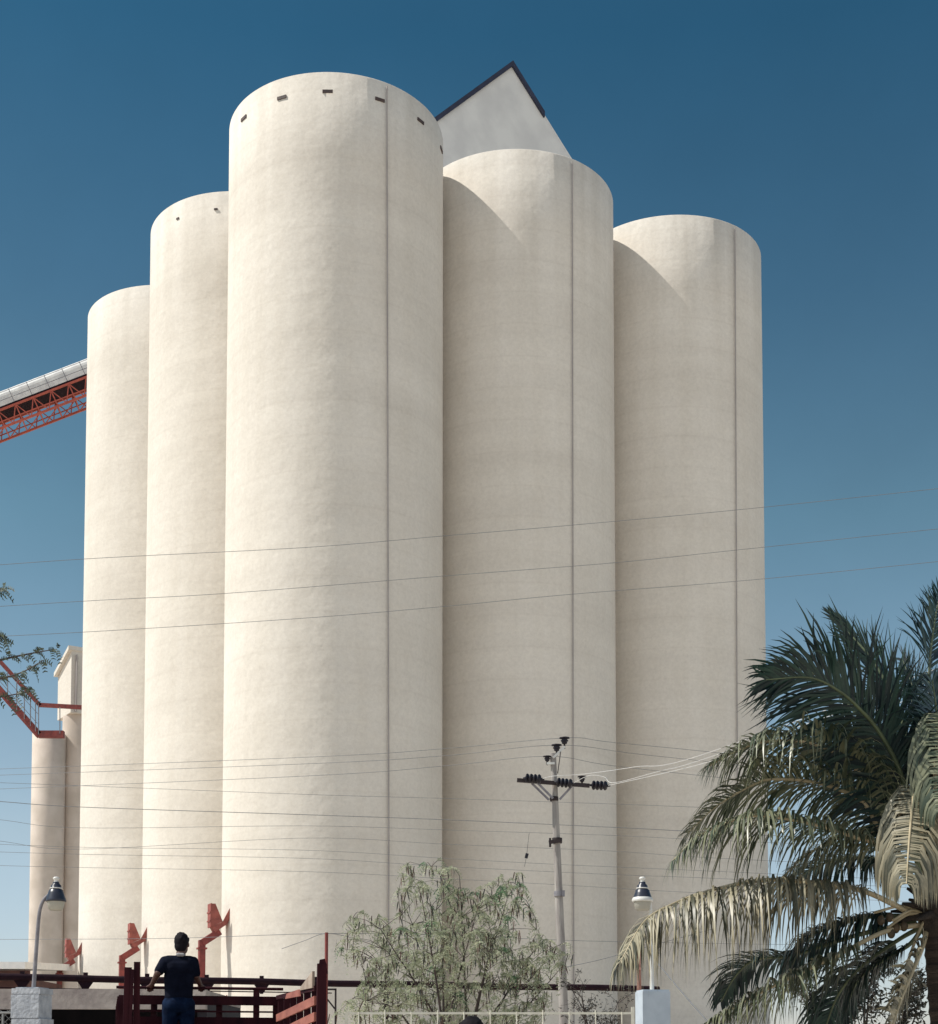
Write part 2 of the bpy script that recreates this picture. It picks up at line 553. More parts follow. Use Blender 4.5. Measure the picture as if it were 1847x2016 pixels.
def silo(key, label, pipe=None, vents=()):
    global wall_me, roof_me
    c = SILOS[key]
    t = thing('grain_silo', c, label, 'silo', 'cream concrete silos of the cluster')
    if wall_me is None:
        o = MB()
        prof = [(SR, 0)] + [(SR, H * k / 12) for k in range(1, 12)] + [(SR, H - 0.03), (SR - 0.03, H), (SR - 0.35, H), (SR - 0.35, H - 0.32)]
        o.lathe(prof, c, 160)
        wo = o.build('wall', M['silo'], t)
        wall_me = wo.data
        ro = MB().lathe([(SR - 0.353, H - 0.55), (SR - 0.353, H - 0.3), (0.3, H - 0.12), (0.001, H - 0.12)], c, 64).build('roof_slab', M['silo'], t)
        roof_me = ro.data
    else:
        for nme, me in (('wall', wall_me), ('roof_slab', roof_me)):
            o = bpy.data.objects.new(nme, me)
            COL.objects.link(o)
            o.parent = t
    for a in vents:
        a = R_(a)
        n = Vector((math.cos(a), math.sin(a), 0))
        s = Vector((-n.y, n.x, 0))
        p = c + n * (SR + 0.005) + Vector((0, 0, 35.66))
        vw = 0.18 if key == 'corner' else 0.07
        MB().bar(p - s * vw, p + s * vw, 0.05, 0.11 if key == 'corner' else 0.07).build('vent', M['vent'], t)
    if pipe is not None:
        a0, a1 = pipe
        pts = []
        for k in range(25):
            z = 36.2 - 36.0 * k / 24
            a = R_(a0 + (a1 - a0) * min(1, k / 18))
            pts.append(c + Vector((math.cos(a), math.sin(a), 0)) * (SR + 0.07) + Vector((0, 0, z)))
        MB().tube(pts, 0.025, 8).build('conduit', M['conduit'], t)
    return t


silo('corner', 'foremost cream silo at the corner of the cluster, tallest in view, with small dark vents', (-59.1, -56.5), (-141, -113.5, -89.3, -62.5, -36, -9.5))
t = silo('r1', 'cream silo just right of the foremost one, below the pointed gable', (-58.3, -59.4))
MB().bar(SILOS['r1'] - dR * 4.05, SILOS['r1'] - dR * 4.05 + Vector((0, 0, H - 0.6)), 0.5, 0.9, dR).build('joint_wall', M['silo'], t)
t = silo('r2', 'rightmost cream silo, half behind the palm fronds', (-54.5, -57.6))
MB().bar(SILOS['r2'] - dR * 4.05, SILOS['r2'] - dR * 4.05 + Vector((0, 0, H - 0.6)), 0.5, 0.9, dR).build('joint_wall', M['silo'], t)
t = silo('l1', 'cream silo just left of the foremost one, second from the left', None, (-99.1, -124.7))
MB().bar(SILOS['l1'] - dL * 4.23, SILOS['l1'] - dL * 4.23 + Vector((0, 0, H - 0.6)), 0.9, 0.9, dL).build('joint_wall', M['silo'], t)
t = silo('l2', 'leftmost and lowest looking cream silo beside the white conveyor')
MB().bar(SILOS['l2'] - dL * 4.23, SILOS['l2'] - dL * 4.23 + Vector((0, 0, H - 0.6)), 0.9, 0.9, dL).build('joint_wall', M['silo'], t)

# ------------------------------------------------------------------ gabled headhouse behind the right row
nB = Vector((-math.sin(A_R), math.cos(A_R), 0))
HB = S0 + nB * 4.1
u0, hw, za = 10.80, 4.7, 45.85
ze = za - hw
hh = thing('headhouse_building', HB + dR * u0, 'tall pale headhouse with a pointed gable and dark blue trim rising behind the silos', 'building')
DEEP = nB * 11
gz = lambda u, z: HB + dR * u + Vector((0, 0, z))
MB().prism([gz(u0 - hw, 0), gz(u0 + hw, 0), gz(u0 + hw, ze), gz(u0, za), gz(u0 - hw, ze)], DEEP).build('wall', M['sheet'], hh)
rf = MB()
for sg in (-1, 1):
    a, b = gz(u0, za + 0.01), gz(u0 + sg * (hw + 0.3), ze - 0.29)
    n = Vector((0, 0, 0.12))
    rf.prism([a, b, b + n, a + n] if sg > 0 else [b, a, a + n, b + n], DEEP + nB * 0.2)
rf.build('roof', M['sheet'], hh)
for sg, L in ((-1, hw + 0.3), (1, 1.72)):
    f = MB()
    a, b = gz(u0, za + 0.14), gz(u0 + sg * L, za + 0.14 - L)
    dn = Vector((0, 0, -0.25))
    f.prism([a, b, b + dn, a + dn] if sg < 0 else [b, a, a + dn, b + dn], -nB * 0.12)
    f.build('fascia', M['roof_dark'], hh)

# small red brace on the roof of the leftmost silo
rb = thing('roof_brace', W(283, 560, 66.5), 'red steel brace poking up from the roof of the leftmost silo', 'brace')
b0 = W(280, 563, 66.2)
b0.z = H - 0.3
MB().bar(b0, W(330, 505, 67.5), 0.14, 0.14).build('diagonal', M['red'], rb)
b1 = W(328, 507, 67.5)
MB().bar(Vector((b1.x, b1.y, H - 0.3)), b1, 0.14, 0.14).build('post', M['red'], rb)

# ------------------------------------------------------------------ conveyor bridge on the left
ca, cb = W(300, 681, 76.5), W(-220, 880, 75.0)
ct = (cb - ca).normalized()
cs = ct.cross(Vector((0, 0, 1))).normalized()
cu = cs.cross(ct)
if cu.z < 0:
    cu = -cu
CL = (cb - ca).length
cv = thing('conveyor_bridge', ca, 'white covered conveyor bridge on a red lattice truss running into the left silo', 'conveyor')
m_ = MB()
sec = [(-0.62, -0.42)] + [(0.62 * math.cos(PI - PI * k / 12), 0.05 + 0.48 * math.sin(PI * k / 12)) for k in range(13)] + [(0.62, -0.42)]
nseg = int(CL / 0.48)
vs, fs = [], []
for i in range(nseg + 1):
    sc_ = 1.0 if i % 2 else 0.99
    for (x, y) in sec:
        vs.append(ca + ct * (CL * i / nseg) + cs * x * sc_ + cu * y * sc_)
k_ = len(sec)
for i in range(nseg):
    for j in range(k_ - 1):
        fs.append((i * k_ + j, (i + 1) * k_ + j, (i + 1) * k_ + j + 1, i * k_ + j + 1))
m_.add(vs, fs)
m_.build('cover', M['cover'], cv)
m_ = MB()
m_.bar(ca - cu * 0.53, cb - cu * 0.50, 1.3, 0.13, cu)
m_.build('deck', M['pipe'], cv)
m_ = MB()
nb = int(CL / 0.95)
for sd in (-1, 1):
    for dz in (0.32, -0.08):
        m_.tube([ca + cs * sd * 0.80 + cu * (dz - 0.15), cb + cs * sd * 0.80 + cu * (dz - 0.15)], 0.014, 6)
    for i in range(nb + 1):
        p = ca + ct * (CL * i / nb) + cs * sd * 0.80
        m_.bar(p - cu * 0.5, p + cu * 0.2, 0.035, 0.035)
m_.build('handrail', M['galv'], cv)
m_ = MB()
top, bot = -0.62, -1.50
for sd in (-0.7, 0.7):
    m_.bar(ca + cs * sd + cu * top, cb + cs * sd + cu * top, 0.09, 0.09, cu)
    m_.bar(ca + cs * sd + cu * bot, cb + cs * sd + cu * bot, 0.09, 0.10, cu)
    for i in range(nb):
        p = ca + ct * (CL * i / nb) + cs * sd
        q = ca + ct * (CL * (i + 1) / nb) + cs * sd
        md = (p + q) / 2
        m_.bar(p + cu * top, p + cu * bot, 0.06, 0.06)
        m_.bar(p + cu * top, md + cu * bot, 0.045, 0.045)
        m_.bar(md + cu * bot, q + cu * top, 0.045, 0.045)
    m_.bar(ca + cs * sd + cu * -1.2, cb + cs * sd + cu * -1.2, 0.05, 0.05, cu)
for i in range(nb):
    p = ca + ct * (CL * i / nb) + cu * bot
    q = ca + ct * (CL * (i + 1) / nb) + cu * bot
    m_.bar(p - cs * 0.7, p + cs * 0.7, 0.05, 0.05)
    m_.bar(p - cs * 0.7, q + cs * 0.7, 0.04, 0.04)
m_.build('truss', M['red_truss'], cv)

# ------------------------------------------------------------------ small silo and elevator tower far left
pa = W(97, 1445, 100)
sm = thing('small_silo', (pa.x, pa.y, 0), 'slim pale round bin left of the silos with the red gangway on top', 'silo')
MB().lathe([(1.10, 0), (1.10, pa.z * .33), (1.10, pa.z * .66), (1.10, pa.z - 0.05), (1.05, pa.z)], (pa.x, pa.y, 0), 48).build('wall', M['silo_small'], sm)
MB().lathe([(1.02, pa.z + 0.003), (0.2, pa.z + 0.12), (0.001, pa.z + 0.12)], (pa.x, pa.y, 0), 32).build('roof_slab', M['silo_small'], sm)
pb = W(161, 1400, 101.3)
et = thing('elevator_tower', (pb.x, pb.y, 0), 'pale round tower with a boxy sloped-roof top, tucked against the leftmost silo', 'tower')
MB().lathe([(1.25, 0), (1.25, 8), (1.25, 16), (1.25, pb.z - 0.5)], (pb.x, pb.y, 0), 48).build('wall', M['silo_small'], et)
RZ = Matrix.Rotation(A_R, 3, 'Z')
bl = Vector((pb.x, pb.y, pb.z - 0.5))
z1, z2 = W(112, 1326, 101).z, W(162, 1292, 101).z
e1, e2 = RZ @ Vector((1, 0, 0)), RZ @ Vector((0, 1, 0))
q0 = bl - e1 * 1.2 - e2 * 1.35
q1 = bl - e1 * 1.2 + e2 * 1.5
hz = lambda p, z: Vector((p.x, p.y, z))
MB().prism([q0, q1, hz(q1, z1), hz(q0, z2)], e1 * 2.4).build('head_box', M['silo'], et)
MB().prism([hz(q0, z2 + 0.003) - e2 * 0.1, hz(q1, z1 + 0.003) + e2 * 0.15, hz(q1, z1 + 0.28) + e2 * 0.15, hz(q0, z2 + 0.28) - e2 * 0.1], e1 * 2.9).build('roof', M['silo'], et).location += -e1 * 0.25
mb_ = MB().bar(hz(q0, bl.z + 0.05) - e2 * 0.01 + e1 * 0.3, hz(q0, z2 - 0.3) - e2 * 0.01 + e1 * 0.3, 0.5, 0.06, e1)
mb_.build('side_strip', M['conduit'], et)  # darker grey strip down the side of the head box

# red gangway
gw = thing('gangway', W(76, 1445, 97.2), 'red steel gangway with handrails sloping down to the slim bin', 'gangway')
lowp = [W(-140, 1200, 97.2), W(76, 1446, 97.2), W(126, 1446, 97.2)]
upp = [W(-140, 1148, 97.2), W(78, 1388, 97.2), W(166, 1393, 97.2)]
for nm, pts, r in (('floor_beam', lowp, 0.22), ('top_rail', upp, 0.13)):
    b = MB()
    for i in range(2):
        e = (pts[i + 1] - pts[i]).normalized() * (0.08 if i == 0 else 0)
        b.bar(pts[i], pts[i + 1] + e, 0.42 if nm == 'floor_beam' else 0.2, r * 2)
    b.build(nm, M['red'], gw)
b = MB()
for (x, y0, y1) in ((70, 1382, 1440), (76, 1388, 1446), (60, 1372, 1430), (48, 1358, 1416), (33, 1342, 1399), (15, 1322, 1379), (-8, 1296, 1353), (-40, 1262, 1318), (-80, 1218, 1271), (-125, 1167, 1218)):
    b.bar(W(x, y0, 96.9), W(x, y1, 96.9), 0.05, 0.05)
b.bar(W(118, 1392, 96.9), W(118, 1444, 96.9), 0.05, 0.05)
for k in (0.33, 0.66):
    b.tube([lowp[i].lerp(upp[i], k) + Vector((0, -0.35, 0)) for i in (0, 1)], 0.02, 6)
b.build('handrail', M['galv'], gw)
lg = MB()
lg.bar(W(-120, 1240, 97.4), Vector((W(-120, 1240, 97.4).x, 97.4, 0)), 0.35, 0.35)
lg.build('support_leg', M['red'], gw)

# ------------------------------------------------------------------ red discharge spouts beside the left silos
def spout_parts(t, base):
    """column, inclined arm and V notched hopper mouth; hopper end is at base + (1.1, .75)"""
    B = Vector(base)
    hx = Vector((0.92, 0.39, 0)).normalized()
    hy = Vector((-hx.y, hx.x, 0))
    zt = 5.92
    c = MB()
    c.bar(B, B + Vector((0, 0, zt + 0.1)), 0.22, 0.22, hy)
    for z in (0.3, 2.6, 4.5, 5.7):
        c.bar(B + Vector((0, 0, z)), B + Vector((0, 0, z + 0.06)), 0.32, 0.32, hy)
    c.build('column', M['red'], t)
    a = MB()
    a.bar(B + Vector((0, 0, zt)), B + hx * 0.62 + Vector((0, 0, zt + 0.42)), 0.24, 0.28, hy)
    a.build('arm', M['red'], t)
    h = MB()
    z0 = zt + 0.28
    L = lambda x, y, z: B + hx * (0.30 + (x - 0.18) * 0.72) + hy * y * 0.9 + Vector((0, 0, z))
    # heavy sloping chute under the mouth
    h.prism([L(0.36, -0.20, z0 + 0.10), L(0.98, -0.20, z0 + 0.42), L(1.06, -0.20, z0 + 0.60), L(0.72, -0.20, z0 + 0.47), L(0.20, -0.20, z0 + 0.30)], hy * 0.40)
    # flared plates left and right of the V notch
    h.prism([L(0.14, -0.22, z0 + 0.28), L(0.72, -0.22, z0 + 0.48), L(0.34, -0.27, z0 + 1.10), L(0.14, -0.27, z0 + 1.10)], hy * 0.05)
    h.prism([L(0.11, -0.27, z0 + 1.11), L(0.11, -0.22, z0 + 0.27), L(0.11, 0.26, z0 + 0.27), L(0.11, 0.30, z0 + 1.11)], hx * 0.04)
    h.prism([L(0.72, -0.22, z0 + 0.48), L(1.06, -0.22, z0 + 0.52), L(1.12, -0.27, z0 + 1.06)], hy * 0.05)
    h.prism([L(1.06, -0.22, z0 + 0.50), L(1.12, -0.28, z0 + 1.08), L(1.12, 0.26, z0 + 1.08), L(1.06, 0.22, z0 + 0.50)], hx * 0.04)
    for zz_ in (0.50, 0.80):
        h.bar(L(0.09, -0.24, z0 + zz_), L(0.09, 0.28, z0 + zz_), 0.03, 0.05)
    h.build('hopper_mouth', M['red_pale'], t)


sp_rel = Vector((-4.35, -2.25, 0))
for key, lab in (('corner', 'tallest looking red loading spout, beside the foremost silo right of the man'),
                 ('l1', 'middle red loading spout, just left of the standing man'),
                 ('l2', 'smallest red loading spout, farthest left near the slim bin')):
    p = SILOS[key] + sp_rel
    t = thing('loading_spout', p, lab, 'spout', 'red loading spouts along the silo wall')
    spout_parts(t, p)
    br = MB()
    if key == 'corner':
        br.bar(p + Vector((0.13, 0, 2.75)), p + Vector((1.35, 0.3, 2.80)), 0.05, 0.05)
        br.bar(p + Vector((0.13, 0, 2.80)), p + Vector((0.85, 0.3, 4.1)), 0.05, 0.05)
        br.build('bracket', M['red'], t)

# ------------------------------------------------------------------ low shed far left
sh = thing('low_shed', W(0, 1940, 61), 'low white-roofed shed with dark eaves at the left edge behind the gate pipe', 'shed')
sh.location.z = 0
a, b = W(-260, 1913, 62), W(46, 1915, 60)
zr = a.z
MB().box(((a.x + b.x) / 2, 64, zr / 2 - 0.15), (b.x - a.x - 0.5, 5, zr - 0.3)).build('wall', M['shed_wall'], sh)
MB().prism([Vector((a.x, 60.2, zr)), Vector((b.x, 60.2, zr)), Vector((b.x, 60.2, zr + 0.28)), Vector((a.x, 60.2, zr + 0.28))], Vector((0, 7.5, 0.4))).build('roof', M['white_wall'], sh)
MB().box(((a.x + b.x) / 2, 60.9, zr - 0.2), (b.x - a.x, 0.1, 0.36)).build('eave_board', M['shed_wall'], sh)

# ------------------------------------------------------------------ concrete canopy at the left
bt, bb = W(100, 1947, 28.4), W(100, 1987, 28.4)
xl, xr = W(-260, 1950, 28.4).x, W(405, 1950, 28.4).x
ky = thing('guard_shelter', ((xl + xr) / 2, 30, 0), 'flat-roofed shelter with a stained concrete beam and dark inside behind the truck', 'shelter')
MB().box(((xl + xr) / 2, 28.5, (bt.z + bb.z) / 2), (xr - xl, 0.2, bt.z - bb.z)).build('beam', M['conc'], ky)
MB().box(((xl + xr) / 2, 30.65, bt.z - 0.11), (xr - xl - 0.01, 4.1, 0.18)).build('roof_slab', M['conc'], ky)
MB().box(((xl + xr) / 2, 32.6, (bt.z - 0.2) / 2), (xr - xl - 0.02, 0.2, bt.z - 0.204)).build('back_wall', M['shade_and_dark_cloth'], ky)
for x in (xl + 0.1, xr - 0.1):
    MB().box((x, 30.55, (bt.z - 0.21) / 2), (0.18, 3.88, bt.z - 0.21)).build('side_wall', M['shade_and_dark_cloth'], ky)
MB().box(((xl + xr) / 2, 30.55, 0.03), (xr - xl - 0.4, 3.8, 0.06)).build('floor', M['shade_and_dark_cloth'], ky)
# mesh infill left of the pillar
ms = MB()
x0, x1 = W(-260, 1990, 28.3).x, W(36, 1990, 28.3).x
zt = bb.z - 0.02
k = x0
while k < x1:
    ms.tube([Vector((k, 28.35, 0.02)), Vector((min(k + zt, x1), 28.35, min(zt, x1 - k)))], 0.006, 4, False)
    ms.tube([Vector((k, 28.37, zt)), Vector((min(k + zt, x1), 28.37, zt - min(zt, x1 - k) + 0.01))], 0.006, 4, False)
    k += 0.13
ms.tube([Vector((x0, 28.36, zt - 0.05)), Vector((x1, 28.36, zt - 0.05))], 0.025, 6)
for x in (x0, (x0 + x1) / 2, W(4, 1990, 28.3).x, x1):
    ms.tube([Vector((x, 28.36, 0)), Vector((x, 28.36, zt - 0.05))], 0.025, 6)
ms.build('chain_link_panel', M['mesh_wire'], ky)

# ------------------------------------------------------------------ pillars and lamps
def pillar(x, ytop, wd, dpt, d, rz, label, m, blocks):
    p = W(x, ytop, d)
    t = thing('gate_pillar', (p.x, p.y, 0), label, 'pillar', 'gate pillars carrying lamps')
    rot = Matrix.Rotation(rz, 3, 'Z')
    b = MB()
    h = p.z
    if blocks:
        z = 0
        k = 0
        while z < h - 0.02:
            hh_ = min(0.40, h - z)
            j = 0.012 * ((k * 7) % 3 - 1)
            b.box((p.x + j, p.y, z + hh_ / 2 - 0.004), (wd + j, dpt, hh_ - 0.012), rot)
            z += hh_
            k += 1
        b.box((p.x, p.y, h / 2 - 0.02), (wd - 0.04, dpt - 0.04, h - 0.06), rot)
        b.build('shaft', m, t)
        MB().box((p.x, p.y, h - 0.01), (wd - 0.1, dpt - 0.1, 0.04), rot).build('cap', m, t)
    else:
        b.box((p.x, p.y, h / 2), (wd, dpt, h), rot)
        b.build('shaft', m, t)
        MB().box((p.x, p.y, h + 0.014), (wd - 0.03, dpt - 0.03, 0.03), rot).build('cap', m, t)
    return p


pl = pillar(64, 1946, 0.50, 0.5, 25, R_(-9), 'rough blue-grey block pillar under the left lamp', M['stone'], True)
pr = pillar(1285, 1953, 0.47, 0.47, 25, R_(9), 'smooth white pillar, coloured for its blue shade, under the right lamp by the palm', M['pillar_shade'], False)


def lamp(post, centre, label, body, x_sign, d=25):
    """goose-neck post with a bell shaped head; centre = head pixel x and the y of the shade rim"""
    base = W(post[0][0], post[0][1], d)
    t = thing('street_lamp', base, label, 'lamp', 'goose-neck lamps on the gate pillars')
    pts = spline([W(x, y, d) for x, y in post], 24)
    MB().tube(pts, [0.036 - 0.010 * i / 24 for i in range(25)], 10).build('post', M['lamp_white'] if x_sign < 0 else M['galv'], t)
    c = W(centre[0], centre[1], d)
    s = 25 / 2959.0
    sh_ = MB().lathe([(0.165, -0.01), (0.172, 0.0), (0.165, 0.03), (0.13, 0.13), (0.115, 0.18), (0.09, 0.20), (0.085, 0.26), (0.055, 0.29), (0.05, 0.32)], c, 28).build('shade', body, t)
    MB().lathe([(0.05, 0.322), (0.032, 0.33), (0.03, 0.35), (0.05, 0.365), (0.055, 0.385), (0.035, 0.405), (0.001, 0.41)], c, 16).build('finial', M['lamp_white'], sh_)
    MB().lathe([(0.10, 0.205), (0.105, 0.212), (0.10, 0.222)], c, 20).build('collar', M['lamp_white'], sh_)
    MB().lathe([(0.148, -0.012), (0.142, -0.05), (0.118, -0.14), (0.09, -0.16), (0.001, -0.165)], c, 24).build('globe', M['glass'], t)
    if x_sign < 0:
        MB().lathe([(0.168, -0.012), (0.178, 0.0), (0.172, 0.035), (0.155, 0.06)], c, 28).build('rim', M['lamp_white'], sh_)  # added white rim stands in for sunlight on the lower edge
    # bracket from post end into the shade
    e = pts[-1]
    MB().tube([e, c + Vector((-0.06 * (1 if x_sign > 0 else -1), 0, 0.12))], 0.03, 8).build('bracket', M['lamp_white'], t)


lamp([(66, 1947), (70, 1890), (75, 1822), (79, 1790), (86, 1772), (95, 1762)], (110, 1774), 'dark blue bell-shaped lamp on a curved post at the left', M['lamp'], 1)
lamp([(1284, 1952), (1282, 1880), (1281, 1815), (1280, 1784), (1277, 1768), (1271, 1759)], (1265, 1774), 'dark lamp with a sunlit white rim on the right pillar beside the palm frond', M['lamp'], -1)

# ------------------------------------------------------------------ overhead gate pipe
pe0, pe1 = W(-240, 1922, 34.4), W(1297, 1946.5, 40.7)
pe0.z = pe1.z = W(500, 1934, 37.4).z
gp = thing('gate_pipe', (pe0 + pe1) / 2, 'long dark rusty pipe running level across the gate below the silos', 'pipe')
MB().tube([pe0.lerp(pe1, k / 20) + Vector((0, 0, -0.01 * math.sin(k * 1.3))) for k in range(21)], 0.085, 14).build('main_pipe', M['pipe'], gp)
pd = (pe1 - pe0).normalized()
Lp = (pe1 - pe0).length
er = pe0 + pd * (Lp * (590 + 240) / 1537)
MB().tube([pe0 + Vector((0, 0, -0.25)), er + Vector((0, 0, -0.25))], 0.016, 6).build('tie_rod', M['pipe'], gp)
for px in (-106, 7, 120, 233, 345, 451, 556):
    c = pe0 + pd * (Lp * (px + 240) / 1537)
    b = MB().prism([c - pd * 0.20 + Vector((0, -0.02, -0.05)), c + pd * 0.20 + Vector((0, -0.02, -0.05)), c + pd * 0.03 + Vector((0, -0.02, -0.30)), c - pd * 0.03 + Vector((0, -0.02, -0.30))], (0, 0.04, 0))
    b.box(c + Vector((0, 0, 0.10)), (0.10, 0.06, 0.10))
    b.build('bracket', M['pipe'], gp)
for px in (-236, 700, 1284):
    c = pe0 + pd * (Lp * (px + 240) / 1537)
    MB().bar(Vector((c.x, c.y + 0.16, 0)), Vector((c.x, c.y + 0.16, c.z)), 0.12, 0.12).build('support_post', M['pipe'], gp)

# red post with small frame
r0, r1 = W(643, 1836, 30), W(643, 2016, 30)
rp_ = thing('red_post', (r0.x, r0.y, 0), 'thin red steel post with a small bent frame, right of the truck rack', 'post')
MB().tube([Vector((r0.x, r0.y, 0)), r0], 0.034, 10).build('post', M['red'], rp_)
q0, q1 = W(645, 1948, 30), W(661, 1948, 30)
b = MB().bar(q0, q1, 0.035, 0.035).bar(q1 + Vector((0, 0, 0.017)), Vector((q1.x, q1.y, 0)), 0.035, 0.035).bar(W(645, 1968, 30), W(660, 1987, 30), 0.03, 0.03)
b.build('side_frame', M['arm'], rp_)

# rusty A-shaped post by the right pillar
b0 = W(1257, 1950, 27)
ra = thing('rusty_frame', (b0.x, b0.y, 0), 'rusty pink A-shaped steel frame behind the right pillar', 'frame')
apx = W(1257, 1868, 27)
MB().bar(Vector((b0.x - 0.05, b0.y, 0)), apx, 0.04, 0.04).build('leg', M['rust_pink'], ra)
MB().bar(Vector((b0.x + 0.09, b0.y, 0)), apx + Vector((0.02, 0.05, 0)), 0.04, 0.04).build('leg', M['rust_pink'], ra)
MB().bar(W(1253, 1907, 26.95), W(1262, 1907, 26.95), 0.05, 0.05).build('crosspiece', M['rust_pink'], ra)

# ------------------------------------------------------------------ cream fence
f0, f1 = W(682, 1995, 24), W(1246, 1998, 24)
f1.z = f0.z
fe = thing('metal_fence', ((f0.x + f1.x) / 2, 24, 0), 'low cream painted metal fence in front of the feathery bush', 'fence')
MB().bar(f0, f1, 0.035, 0.035).build('top_rail', M['fence'], fe)
MB().bar(f0 + Vector((0, 0, -1.9)), f1 + Vector((0, 0, -1.9)), 0.035, 0.035).build('bottom_rail', M['fence'], fe)
k = 0
x = f0.x + 0.2
while x < f1.x - 0.1:
    MB().tube([Vector((x, 23.97, f0.z - 1.95)), Vector((x, 23.97, f0.z + (0.05 if k % 2 else 0.02)))], 0.010, 6).build('picket', M['fence'], fe)
    x += 0.42
    k += 1
for x in (f0.x, f1.x):
    MB().bar(Vector((x, 24.0, 0)), Vector((x, 24.0, f0.z + (0.1 if x > 0 else 0.0))), 0.05, 0.05).build('end_post', M['fence'], fe)

# ------------------------------------------------------------------ utility pole
D = 35.0
pt, pbm = W(1089, 1484, D), W(1112, 2040, D)
up_ = thing('utility_pole', (pbm.x + 0.02, D, 0), 'pale utility pole with dark insulators on a crossarm, right of the bush', 'pole')
ptv = (pt - pbm)
foot = pbm - ptv * (pbm.z / ptv.z)
MB().tube([foot.lerp(pt, k / 12) for k in range(13)], [0.128 - 0.058 * k / 12 for k in range(13)], 20).build('shaft', M['wood_pole'], up_)


def pin_ins(p, s=1.0):
    o = MB().lathe([(0.02, -0.17 * s), (0.022, -0.06 * s), (0.05 * s, -0.055 * s), (0.07 * s, -0.03 * s), (0.055 * s, -0.01 * s), (0.08 * s, 0.0), (0.095 * s, 0.02 * s), (0.06 * s, 0.045 * s), (0.08 * s, 0.06 * s), (0.125 * s, 0.075 * s), (0.12 * s, 0.095 * s), (0.04 * s, 0.11 * s), (0.001, 0.115 * s)], p, 18)
    return o.build('pin_insulator', M['porcelain'], up_)


def strain_ins(p, q):
    p, q = Vector(p), Vector(q)
    L = (q - p).length
    Mz = (q - p).normalized().to_track_quat('Z', 'Y').to_matrix()
    prof = [(0.02, -0.06)]
    for k in range(4):
        z = L * (k + 0.08) / 4
        dz = L / 4
        prof += [(0.035, z), (0.105, z + dz * 0.18), (0.112, z + dz * 0.35), (0.095, z + dz * 0.6), (0.04, z + dz * 0.68)]
    prof += [(0.03, L), (0.02, L + 0.07), (0.001, L + 0.075)]
    return MB().lathe(prof, p, 16, Mz).build('strain_insulator', M['porcelain'], up_)


pin_ins(W(1111.5, 1460, D - 0.05))
pin_ins(W(1096, 1474, D))
pin_ins(W(1077.5, 1495, D - 0.05), 0.8)
pin_ins(W(1146, 1535, D - 0.13), 0.85)
MB().bar(W(1089, 1492, D - 0.1), W(1112, 1470, D - 0.05), 0.05, 0.05).build('bracket_arm', M['lamp_white'], up_)
MB().bar(W(1077, 1503, D - 0.1), W(1092, 1503, D - 0.1), 0.05, 0.05).build('bracket_arm', M['lamp_white'], up_)
MB().bar(W(1104, 1480, D - 0.12), W(1098, 1523, D - 0.12), 0.02, 0.02).build('stay_rod', M['arm'], up_)
MB().bar(W(1018, 1536, D - 0.13), W(1161, 1547, D - 0.13), 0.09, 0.085).build('crossarm', M['arm'], up_)
strain_ins(W(1035, 1532, D - 0.28), W(1066, 1534, D - 0.42))
strain_ins(W(1097, 1540, D - 0.28), W(1127, 1543, D - 0.42))
strain_ins(W(1166, 1546, D - 0.13), W(1196, 1547, D - 0.3))
for (a, b_) in (((1047, 1542), (1081, 1575)), ((1058, 1541), (1089, 1572)), ((1126, 1548), (1102, 1574))):
    MB().bar(W(*a, D - 0.16), W(*b_, D - 0.14), 0.035, 0.05).build('brace', M['galv'], up_)
MB().lathe([(0.10, -0.05), (0.105, 0), (0.10, 0.05)], W(1091, 1573, D), 16).build('band', M['arm'], up_)
fx = W(1097, 1660, D)
MB().bar(fx + Vector((-0.20, -0.12, 0.0)), fx + Vector((0.06, -0.12, 0.04)), 0.07, 0.08).bar(fx + Vector((-0.17, -0.12, -0.11)), fx + Vector((-0.17, -0.12, 0.10)), 0.05, 0.05).lathe([(0.118, -0.06), (0.12, 0), (0.118, 0.06)], fx + Vector((0, 0, 0.06)), 16).build('bracket', M['arm'], up_)
fx = W(1101, 1760, D)
MB().lathe([(0.122, -0.06), (0.126, 0), (0.122, 0.06)], fx, 16).box(fx + Vector((0.09, -0.1, 0)), (0.07, 0.07, 0.14)).build('bracket', M['galv'], up_)

# ------------------------------------------------------------------ wires
def wire(pts, d, label, r=0.006, m='wire'):
    P = []
    for i, p in enumerate(pts):
        P.append(W(p[0], p[1], p[2] if len(p) > 2 else d))
    o = MB().tube(spline(P, 40), r, 5).build('overhead_wire', M[m], None, origin=P[0])
    return tag(o, label, 'wire', 'overhead wires')


wire([(-160, 1124), (175, 1100), (600, 1078), (875, 1055), (1125, 1034), (1500, 999), (2050, 940)], 33, 'highest thin wire crossing the middle of the silos, rising to the right')
wire([(-160, 1204), (175, 1183), (450, 1168), (875, 1134), (1209, 1108), (1450, 1083), (2050, 1020)], 33, 'second wire down of the three crossing mid-silo')
wire([(-160, 1260), (175, 1244), (600, 1217), (875, 1194), (1125, 1170), (1500, 1140), (2050, 1085)], 33, 'lowest of the three long wires crossing mid-silo')
wire([(-160, 1520, 44), (600, 1491, 37), (875, 1474, 36), (1111, 1453, 34.95), (1209, 1462, 36), (1500, 1492, 40), (2050, 1560, 46)], 36, 'faint wire over the topmost pin insulator of the utility pole')
wire([(-160, 1532, 44), (600, 1504, 37), (875, 1488, 36), (1096, 1467, 35), (1250, 1484, 37), (1500, 1512, 40), (2050, 1580, 46)], 36, 'faint wire over the insulator at the pole tip')
wire([(-160, 1560, 44), (600, 1528, 37), (875, 1508, 36), (1077, 1489, 34.95), (1209, 1508, 37), (1500, 1540, 40), (2050, 1600, 46)], 36, 'faint wire over the small left insulator at the pole tip')
